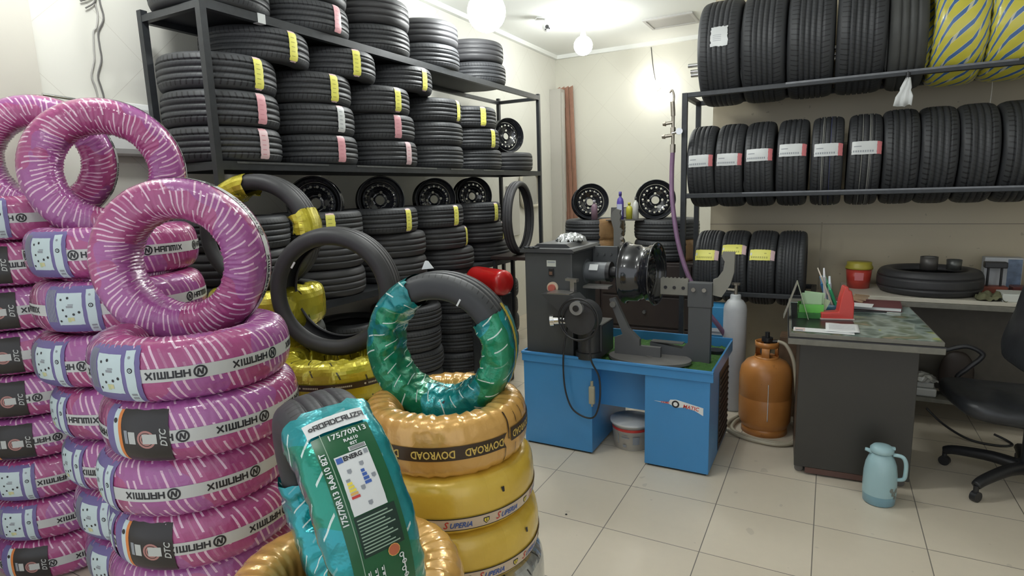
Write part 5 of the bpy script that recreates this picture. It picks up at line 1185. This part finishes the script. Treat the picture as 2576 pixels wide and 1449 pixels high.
b.build('print', mat('faint_print', (.45, .47, .50), .6), o); tag(o, 'curled white printed sheet lying across the desk front', 'paper')
# green pen holder with tent card
t = thing('note_holder', 'bright green translucent holder with pale green notes on the desk', 'holder', M=dk(.095, .42, DT, 4) @ Matrix.Scale(1.05, 4))
M_GR = mat('green_translucent_plastic', (.12, .52, .06), .25, coat=.5)
b = MB()
for q in ((-.06, .06, -.045, -.041), (-.06, .06, .041, .045), (-.06, -.056, -.041, .041), (.056, .06, -.041, .041)): b.box(*q, 0, .075)
b.box(-.06, .06, -.045, .045, 0, .004); b.build('box', M_GR, t)
b = MB(); b.box(-.05, .05, -.030, -.024, .010, .135); b.box(-.048, .052, -.018, -.012, .010, .140, M=Matrix.Rotation(R_(6), 4, 'Y')); b.box(-.045, .055, -.004, .0, .01, .12, M=Matrix.Rotation(R_(22), 4, 'Y')); b.build('notes', mat('pale_green_notes', (.42, .60, .38), .6), t)
b = MB(); b.box(-.066, .055, -.060, -.0455, .0, .030); b.build('front_tray', mat('dark_green_plastic', (.03, .16, .03), .3), t)
t = thing('tent_card', 'pale folded tent card standing left of the green holder', 'card', M=dk(.02, .33, DT, 0) @ Matrix.Scale(1.12, 4))
for s_, mm in ((-1, M_KRAFT), (1, mat('pale_card', (.42, .46, .34), .5))):
    b = MB(); b.box(-.0012, .0012, -.02, .09, 0, .190, M=Matrix.Translation((0, 0, .187)) @ Matrix.Rotation(R_(-s_*17), 4, 'Y') @ Matrix.Translation((0, 0, -.193))); b.build('panel', mm if s_ > 0 else mat('greyish_card', (.25, .24, .20), .5), t)
# pen cup cluster
t = thing('pen_cup', 'dark low pen tray behind the green holder', 'pen holder', M=dk(.225, .56, DT, 0))
b = MB(); b.lathe([(0, 0), (.052, 0), (.055, .055), (.050, .055), (.047, .004), (0, .004)], 28); b.build('cup', mat('dark_blue_cup', (.03, .10, .16), .35), t)
for i, (dx, dy, lx, ly, col, L, rr_, lb) in enumerate(((-.085, -.01, -5, 2, (.55, .55, .58), .215, .009, 'white and grey pen leaning left in the pen tray'), (-.045, .0, -3, 4, (.50, .55, .60), .175, .011, 'pale marker in the middle of the pen tray'),
    (-.018, .02, -18, 2, (.03, .14, .30), .18, .018, 'thick blue marker in the pen tray'), (.015, -.015, -22, 6, (.60, .52, .44), .235, .006, 'long beige brush leaning left over the pen tray'),
    (.035, .01, -20, 4, (.02, .20, .10), .19, .015, 'thick dark green marker in the pen tray'), (.05, -.02, -21, 4, (.03, .32, .14), .15, .009, 'green pen rightmost in the pen tray'))):
    Mp = dk(.225+dx*.5, .56+dy, DT+.006) @ Matrix.Scale(1.22, 4) @ Matrix.Rotation(R_(lx), 4, 'Y') @ Matrix.Rotation(R_(ly), 4, 'X')
    b = MB(); b.cyl((0, 0, 0), (0, 0, L*.8), rr_*.8, n=14); b.cyl((0, 0, L*.8), (0, 0, L), rr_*.55, rr_*.4, n=14, mi=1)
    tag(b.build('pen', [mat('pen_%d' % i, col, .35), mat('pen_tip_%d' % i, tuple(min(1, c*1.5+.1) for c in col), .4)], None, M=Mp), lb, 'pen', 'pens in the desk pen tray')
# red tape dispenser
t = thing('tape_dispenser', 'red plastic tape dispenser standing on the desk', 'dispenser', M=dk(.245, .40, DT, 10) @ Matrix.Scale(1.22, 4))
b = MB(); b.prism([(-.085, 0), (.05, 0), (.05, .075), (.036, .135), (.026, .137), (.020, .155), (.006, .155), (-.006, .10), (-.014, .036), (-.085, .032)], -.028, .028); q = b.build('body', mat('red_dispenser_plastic', (.62, .06, .05), .3, coat=.3), t); m_ = q.modifiers.new('b', 'BEVEL'); m_.width = .006; m_.segments = 2
b = MB(); b.box(-.088, .053, -.031, .031, -.0, .006); b.build('base', mat('pale_base', (.55, .42, .40), .5), t)
# notebook + papers at the rear of the desk
t = thing('notebook', 'maroon covered notebook lying at the back of the desk', 'book', M=dk(.43, .80, DT, -6))
b = MB(); b.box(-.19, .16, -.10, .13, .002, .020); b.build('pages', M_PAPER, t); b = MB(); b.box(-.195, .165, -.105, .135, .0205, .024); b.box(-.195, .165, -.105, .135, 0, .0018); b.build('cover', mat('maroon_cover', (.14, .045, .05), .5), t)
b = MB(); b.box(-.11, .10, -.06, .06, 0, .002); tag(b.build('paper_slip', M_PAPER, None, M=dk(.34, .72, DT+.0250, -12)), 'white slip lying on the maroon notebook', 'paper')
b = MB(); b.cyl((-.22, 0, .006), (.10, .02, .006), .005, n=8); tag(b.build('dark_pen', M_BLACKP, None, M=dk(.40, .61, DT, 0)), 'dark pen lying in front of the maroon notebook', 'pen')
b = MB()
for i in range(4): b.box(-.045, .045, -.006, .006, 0, .010, M=Matrix.Translation((i*.012, i*.014, .003+.008*i)) @ Matrix.Rotation(R_(-35+20*i), 4, 'Z') @ Matrix.Rotation(R_(8), 4, 'Y'))
tag(b.build('wooden_pegs', mat('pale_wood', (.35, .24, .15), .6), None, M=dk(.36, .83, DT+.026, 0)), 'small heap of pale wooden pegs on the maroon notebook', 'pegs')
# ---------------------------------------------------------------- counter along the wall
t = thing('counter', 'long dark counter with a pale worktop along the wall behind the desk', 'counter', (0, 0, .028))
b = MB(); b.box(.10, 1.95, 4.50, 5.05, .785, .812, bev=.003); b.build('worktop', mat('cream_worktop', (.55, .52, .44), .45, noise=.06), t)
b = MB(); b.box(.10, 1.95, 4.49, 5.05, .752, .784, bev=.003); b.build('lower_board', M_DKE, t)
b = MB(); b.box(.20, 1.93, 4.72, 4.75, .16, .751); b.build('back_panel', mat('dark_counter_panel', (.060, .052, .040), .5, noise=.2), t)
b = MB(); b.box(.20, .23, 4.54, 5.03, -.028, .751); b.build('side_panel', M_DK, t); b = MB(); b.box(1.90, 1.93, 4.54, 5.03, -.028, .751); b.build('side_panel', M_DK, t)
b = MB(); b.box(.231, 1.899, 4.50, 4.70, .125, .150, bev=.003); b.build('foot_shelf', M_DKE, t)
CT = .840
o = inst('tyre', TY['spare'], None, (.610, 4.79, CT+.081), (0, 0, .3)); tag(o, 'black tyre lying flat on the cream counter against the wall', 'tyre')
t = thing('red_tub', 'red plastic tub with a yellow lid on the counter, left of the tyre', 'tub', (.205, 4.84, CT))
b = MB(); b.lathe([(0, 0), (.070, 0), (.082, .135), (.0, .135)], 36); b.build('tub', mat('red_tub_plastic', (.48, .05, .035), .3, coat=.3), t)
b = MB(); b.lathe([(0, .136), (.087, .136), (.087, .150), (.078, .166), (.078, .185), (0, .185)], 36); b.build('lid', mat('yellow_lid', (.42, .36, .05), .4), t)
b = MB(); b.lathe([(.0785, .06), (.0815, .115)], 10, a0=R_(-110), a1=R_(-70)); b.build('label', M_TAGR, t)
t = thing('metal_cup', 'dark metal mug standing on the counter tyre', 'mug', (.595, 4.70, CT+.163))
b = MB(); b.lathe([(0, 0), (.050, 0), (.050, .085), (.046, .085), (.046, .004), (0, .004)], 32); b.build('cup', mat('dark_tin', (.09, .085, .08), .4, .3), t)
b = MB(); b.lathe([(0, .078), (.0455, .078)], 28); b.build('rim_fill', M_WHITEP, t)
t = thing('metal_cup', 'dented small tin right of the mug on the counter tyre', 'tin', (.735, 4.73, CT+.163))
b = MB(); b.lathe([(0, 0), (.040, 0), (.043, .065), (.039, .065), (.036, .004), (0, .004)], 28); b.build('cup', mat('dull_tin', (.10, .105, .10), .35, .5, noise=.4, nscale=30), t)
# calendar / box, stool model, clamps
t = thing('printed_box', 'white and blue printed box standing on the counter behind the small black stand', 'box', (1.03, 4.97, CT))
b = MB(); b.box(-.100, .100, -.045, .045, 0, .225, bev=.003); b.build('carton', mat('pale_carton', (.46, .48, .50), .45), t)
b = MB(); b.box(.022, .096, -.0475, -.0455, .035, .215); b.build('photo_print', mat('blue_photo_print', (.12, .17, .26), .4, noise=.9, nscale=22), t)
t = thing('small_stand', 'small black two legged stand in front of the printed box', 'stand', (.975, 4.86, CT))
b = MB(); b.box(-.060, .060, -.03, .03, .165, .205, bev=.006); b.build('top', M_BLACKP, t)
for x in (-.035, .035): b = MB(); b.cyl((x, 0, .04), (x, 0, .165), .007, n=10); b.build('leg', M_BLACKP, t)
b = MB(); b.box(-.07, .07, -.045, .045, 0, .045, bev=.006); b.build('base', mat('brick_red_block', (.25, .06, .035), .5), t)
b = MB(); b.box(-.10, .45, -.05, .05, 0, .055, bev=.006); tag(b.build('dark_red_case', mat('dark_red_case', (.10, .022, .02), .35), None, (1.16, 4.84, CT)), 'long dark red case on the counter beside the black stand', 'case')
b = MB(); b.box(0, .52, -.09, .09, 0, .048, bev=.004); tag(b.build('foam_slab', mat('white_foam', (.60, .62, .58), .6), None, (.955, 4.60, CT)), 'white slab lying at the counter edge, right of the rag', 'slab')
b = MB(); nx = 18; vs = []
for i in range(nx+1):
    for j in range(nx+1):
        u, v = i/nx*2-1, j/nx*2-1; vs.append((u*.075+.02*noise.noise(Vector((u*2, v*2, 4))), v*.07, max(.001, .035*(1-min(1, u*u+v*v))+.030*noise.noise(Vector((u*3, v*3, 9)))+.012)))
b.add(vs, [(i*(nx+1)+j, (i+1)*(nx+1)+j, (i+1)*(nx+1)+j+1, i*(nx+1)+j+1) for i in range(nx) for j in range(nx)], 0, True)
tag(b.build('rag', mat('olive_rag', (.13, .13, .07), .9, noise=.5, nscale=18), None, (.905, 4.565, CT), fixn=False), 'crumpled olive rag on the counter edge, left of the white slab', 'rag')
# under the counter
t = thing('plastic_bag', 'clear plastic bag with white trays on the foot shelf under the counter', 'bag', (.575, 4.60, .179))
b = MB(); b.box(-.10, .10, -.07, .07, 0, .055, bev=.01); b.box(-.085, .085, -.06, .06, .0555, .095, bev=.01); b.build('tray', mat('clear_tray', (.45, .46, .45), .25), t)
b = MB(); vs = []; nx = 14
for i in range(nx+1):
    for j in range(nx+1):
        u, v = i/nx*2-1, j/nx*2-1; vs.append((u*.11, v*.075, .100+.05*(1-u*u)*(1-v*v)+.02*noise.noise(Vector((u*4, v*4, 5)))))
b.add(vs, [(i*(nx+1)+j, (i+1)*(nx+1)+j, (i+1)*(nx+1)+j+1, i*(nx+1)+j+1) for i in range(nx) for j in range(nx)]); b.build('film', mat('crinkled_film', (.40, .40, .38), .15, .3), t, fixn=False)
b = MB(); b.tube([(.62, 4.47, .12), (.70, 4.38, .06), (.82, 4.30, .012), (.95, 4.27, .008), (1.03, 4.31, .008), (1.02, 4.37, .010), (.96, 4.40, .03)], .007, 8); tag(b.build('floor_cable', M_BLACKP), 'black cable drooping from the foot shelf onto the floor', 'cable')
b = MB(); b.lathe([(.095*math.sin(PI*i/16)**.8, -.155*math.cos(PI*i/16)) for i in range(17)], 32, Matrix.Translation((.775, 4.585, .335)) @ Matrix.Scale(.42, 4, (0, 1, 0)))
tag(b.build('oval_cushion', mat('dark_brown_disc', (.022, .014, .011), .55)), 'dark brown oval cushion on the foot shelf under the counter', 'cushion')
b = MB(); b.box(-.26, -.15, 4.30, 4.48, 0, .56, bev=.004); tag(b.build('brown_carton', mat('brown_patterned_carton', (.16, .10, .06), .6, noise=.6, nscale=16)), 'brown patterned carton standing behind the orange cylinder', 'carton')
# ---------------------------------------------------------------- thermos
t = thing('thermos_jug', 'pale blue thermos jug on the floor in front of the desk', 'thermos', (.288, 3.270, 0))
M_TB = mat('pale_blue_plastic', (.33, .50, .54), .35, coat=.2); M_TB2 = mat('mid_blue_plastic', (.20, .37, .46), .35, coat=.2)
b = MB(); b.lathe([(0, 0), (.062, 0), (.070, .006), (.073, .05), (.0735, .052)], 44); q = b.build('base', M_TB2, t)
b = MB(); b.lathe([(.0740, .0525), (.0745, .10), (.073, .16), (.067, .205), (.056, .238), (.045, .252), (.043, .262), (.0, .262)], 44); q = b.build('body', M_TB, t)
b = MB(); b.lathe([(.0, .2625), (.047, .2625), (.052, .270), (.052, .285), (.040, .298), (.020, .303), (0, .303)], 44); b.box(.02, .056, -.012, .012, .286, .297, bev=.003); b.build('lid', M_TB, t)
b = MB(); b.tube([(-.040, 0, .258), (-.060, 0, .266), (-.072, 0, .268)], lambda s: .012-.004*s, 10, sub=4); b.build('spout', M_TB, t)
b = MB(); b.tube([(.048, 0, .262), (.085, 0, .262), (.102, 0, .235), (.104, 0, .185), (.098, 0, .150), (.070, 0, .138)], .0095, 10, sub=6); b.build('handle', M_TB, t, rot=(0, 0, R_(-12)))
d = MB()
for x, z, r_, s_ in ((0, 0, .013, 0), (.02, .016, .011, 1), (-.012, .022, .009, 2), (.012, -.022, .008, 0)):
    for k in range(5):
        a = k*72+s_*20; d.lathe([(.0752, .075+z*.9-.006+r_*.6*math.sin(R_(a))), (.0752, .075+z*.9+.006+r_*.6*math.sin(R_(a)))], 3, a0=R_(-42)+x/.075*1+r_*.6*math.cos(R_(a))/.075-.06, a1=R_(-42)+x/.075+r_*.6*math.cos(R_(a))/.075+.06)
q = d.build('flower_print', mat('faded_flower_print', (.20, .22, .20), .5), t); q['label'] = 'faded dark flower print'
# ---------------------------------------------------------------- office chair
t = thing('office_chair', 'worn black leather office chair on a star base, right edge', 'chair', (.955, 3.72, 0))
M_LE = mat('worn_black_leather', (.022, .024, .028), .38, noise=.5, nscale=14, bump=.4, bscale=40)
for k in range(5):
    a = R_(154+72*k); c, s_ = math.cos(a), math.sin(a)
    b = MB(); b.tube([(0, 0, .115), (c*.14, s_*.14, .125), (c*.30, s_*.30, .105), (c*.355, s_*.355, .085)], lambda q: .034-.012*q, 10, sub=5); lg = b.build('leg', M_BLACKP, t)
    b = MB(); b.cyl((c*.35-s_*.014, s_*.35+c*.014, .027), (c*.35+s_*.014, s_*.35-c*.014, .027), .027, n=20); b.cyl((c*.352, s_*.352, .05), (c*.352, s_*.352, .085), .012, n=10); b.build('caster', M_BLACKP, lg)
b = MB(); b.cyl((0, 0, .09), (0, 0, .15), .045, n=20); b.cyl((0, 0, .15), (0, 0, .42), .026, n=16); b.build('column', M_STEEL, t)
def cushion(w, d_, h, n=20, p=4):
    b = MB(); vs = []; fs = []
    for i in range(n):
        a = -PI/2+PI*i/(n-1); cz = math.sin(a); cr = math.copysign(abs(math.cos(a))**.5, math.cos(a)); 
        for j in range(40):
            q = 2*PI*j/40; x = w/2*math.copysign(abs(math.cos(q))**(2/p), math.cos(q))*cr; y = d_/2*math.copysign(abs(math.sin(q))**(2/p), math.sin(q))*cr
            vs.append((x, y, h/2*math.copysign(abs(cz)**.7, cz)+.006*noise.noise(Vector((x*12, y*12, cz)))+.02*(x/w*2)**2))
    for i in range(n-1):
        for j in range(40): fs.append((i*40+j, i*40+(j+1) % 40, (i+1)*40+(j+1) % 40, (i+1)*40+j))
    b.add(vs, fs, 0, True); return b
cushion(.54, .52, .12).build('seat', M_LE, t, (-.11, -.06, .465), (0, R_(2), R_(8)))
cushion(.52, .66, .11).build('backrest', M_LE, t, (.03, .02, .87), (0, R_(-76), R_(8)))
b = MB(); b.tube([(-.22, .14, .44), (-.288, .18, .499), (-.249, .18, .56), (-.197, .18, .622), (-.192, .18, .656), (-.259, .18, .687), (-.344, .18, .660), (-.396, .18, .640)], .013, 10, sub=6); b.build('armrest', M_BLACKP, t)
b = MB(); b.tube([(.16, -.27, .46), (.02, -.30, .44), (-.02, -.31, .50), (-.05, -.31, .64), (.0, -.31, .70), (.16, -.30, .72), (.24, -.28, .72)], .017, 10, sub=6); b.build('armrest', M_BLACKP, t)
b = MB(); b.tube([(.05, 0, .40), (.12, .02, .40), (.14, .03, .52), (.10, .03, .70)], .02, 10); b.build('back_bracket', M_STEEL, t)
# small bits on the floor
for i, (x, y, lb) in enumerate(((-1.083, 2.49, 'tiny black speck on the floor tiles in front of the blue machine'),)):
    b = MB(); b.lathe([(0, 0), (.006, 0), (.005, .003), (0, .004)], 8); tag(b.build('floor_speck', M_INK, None, (x, y, 0)), lb, 'debris')
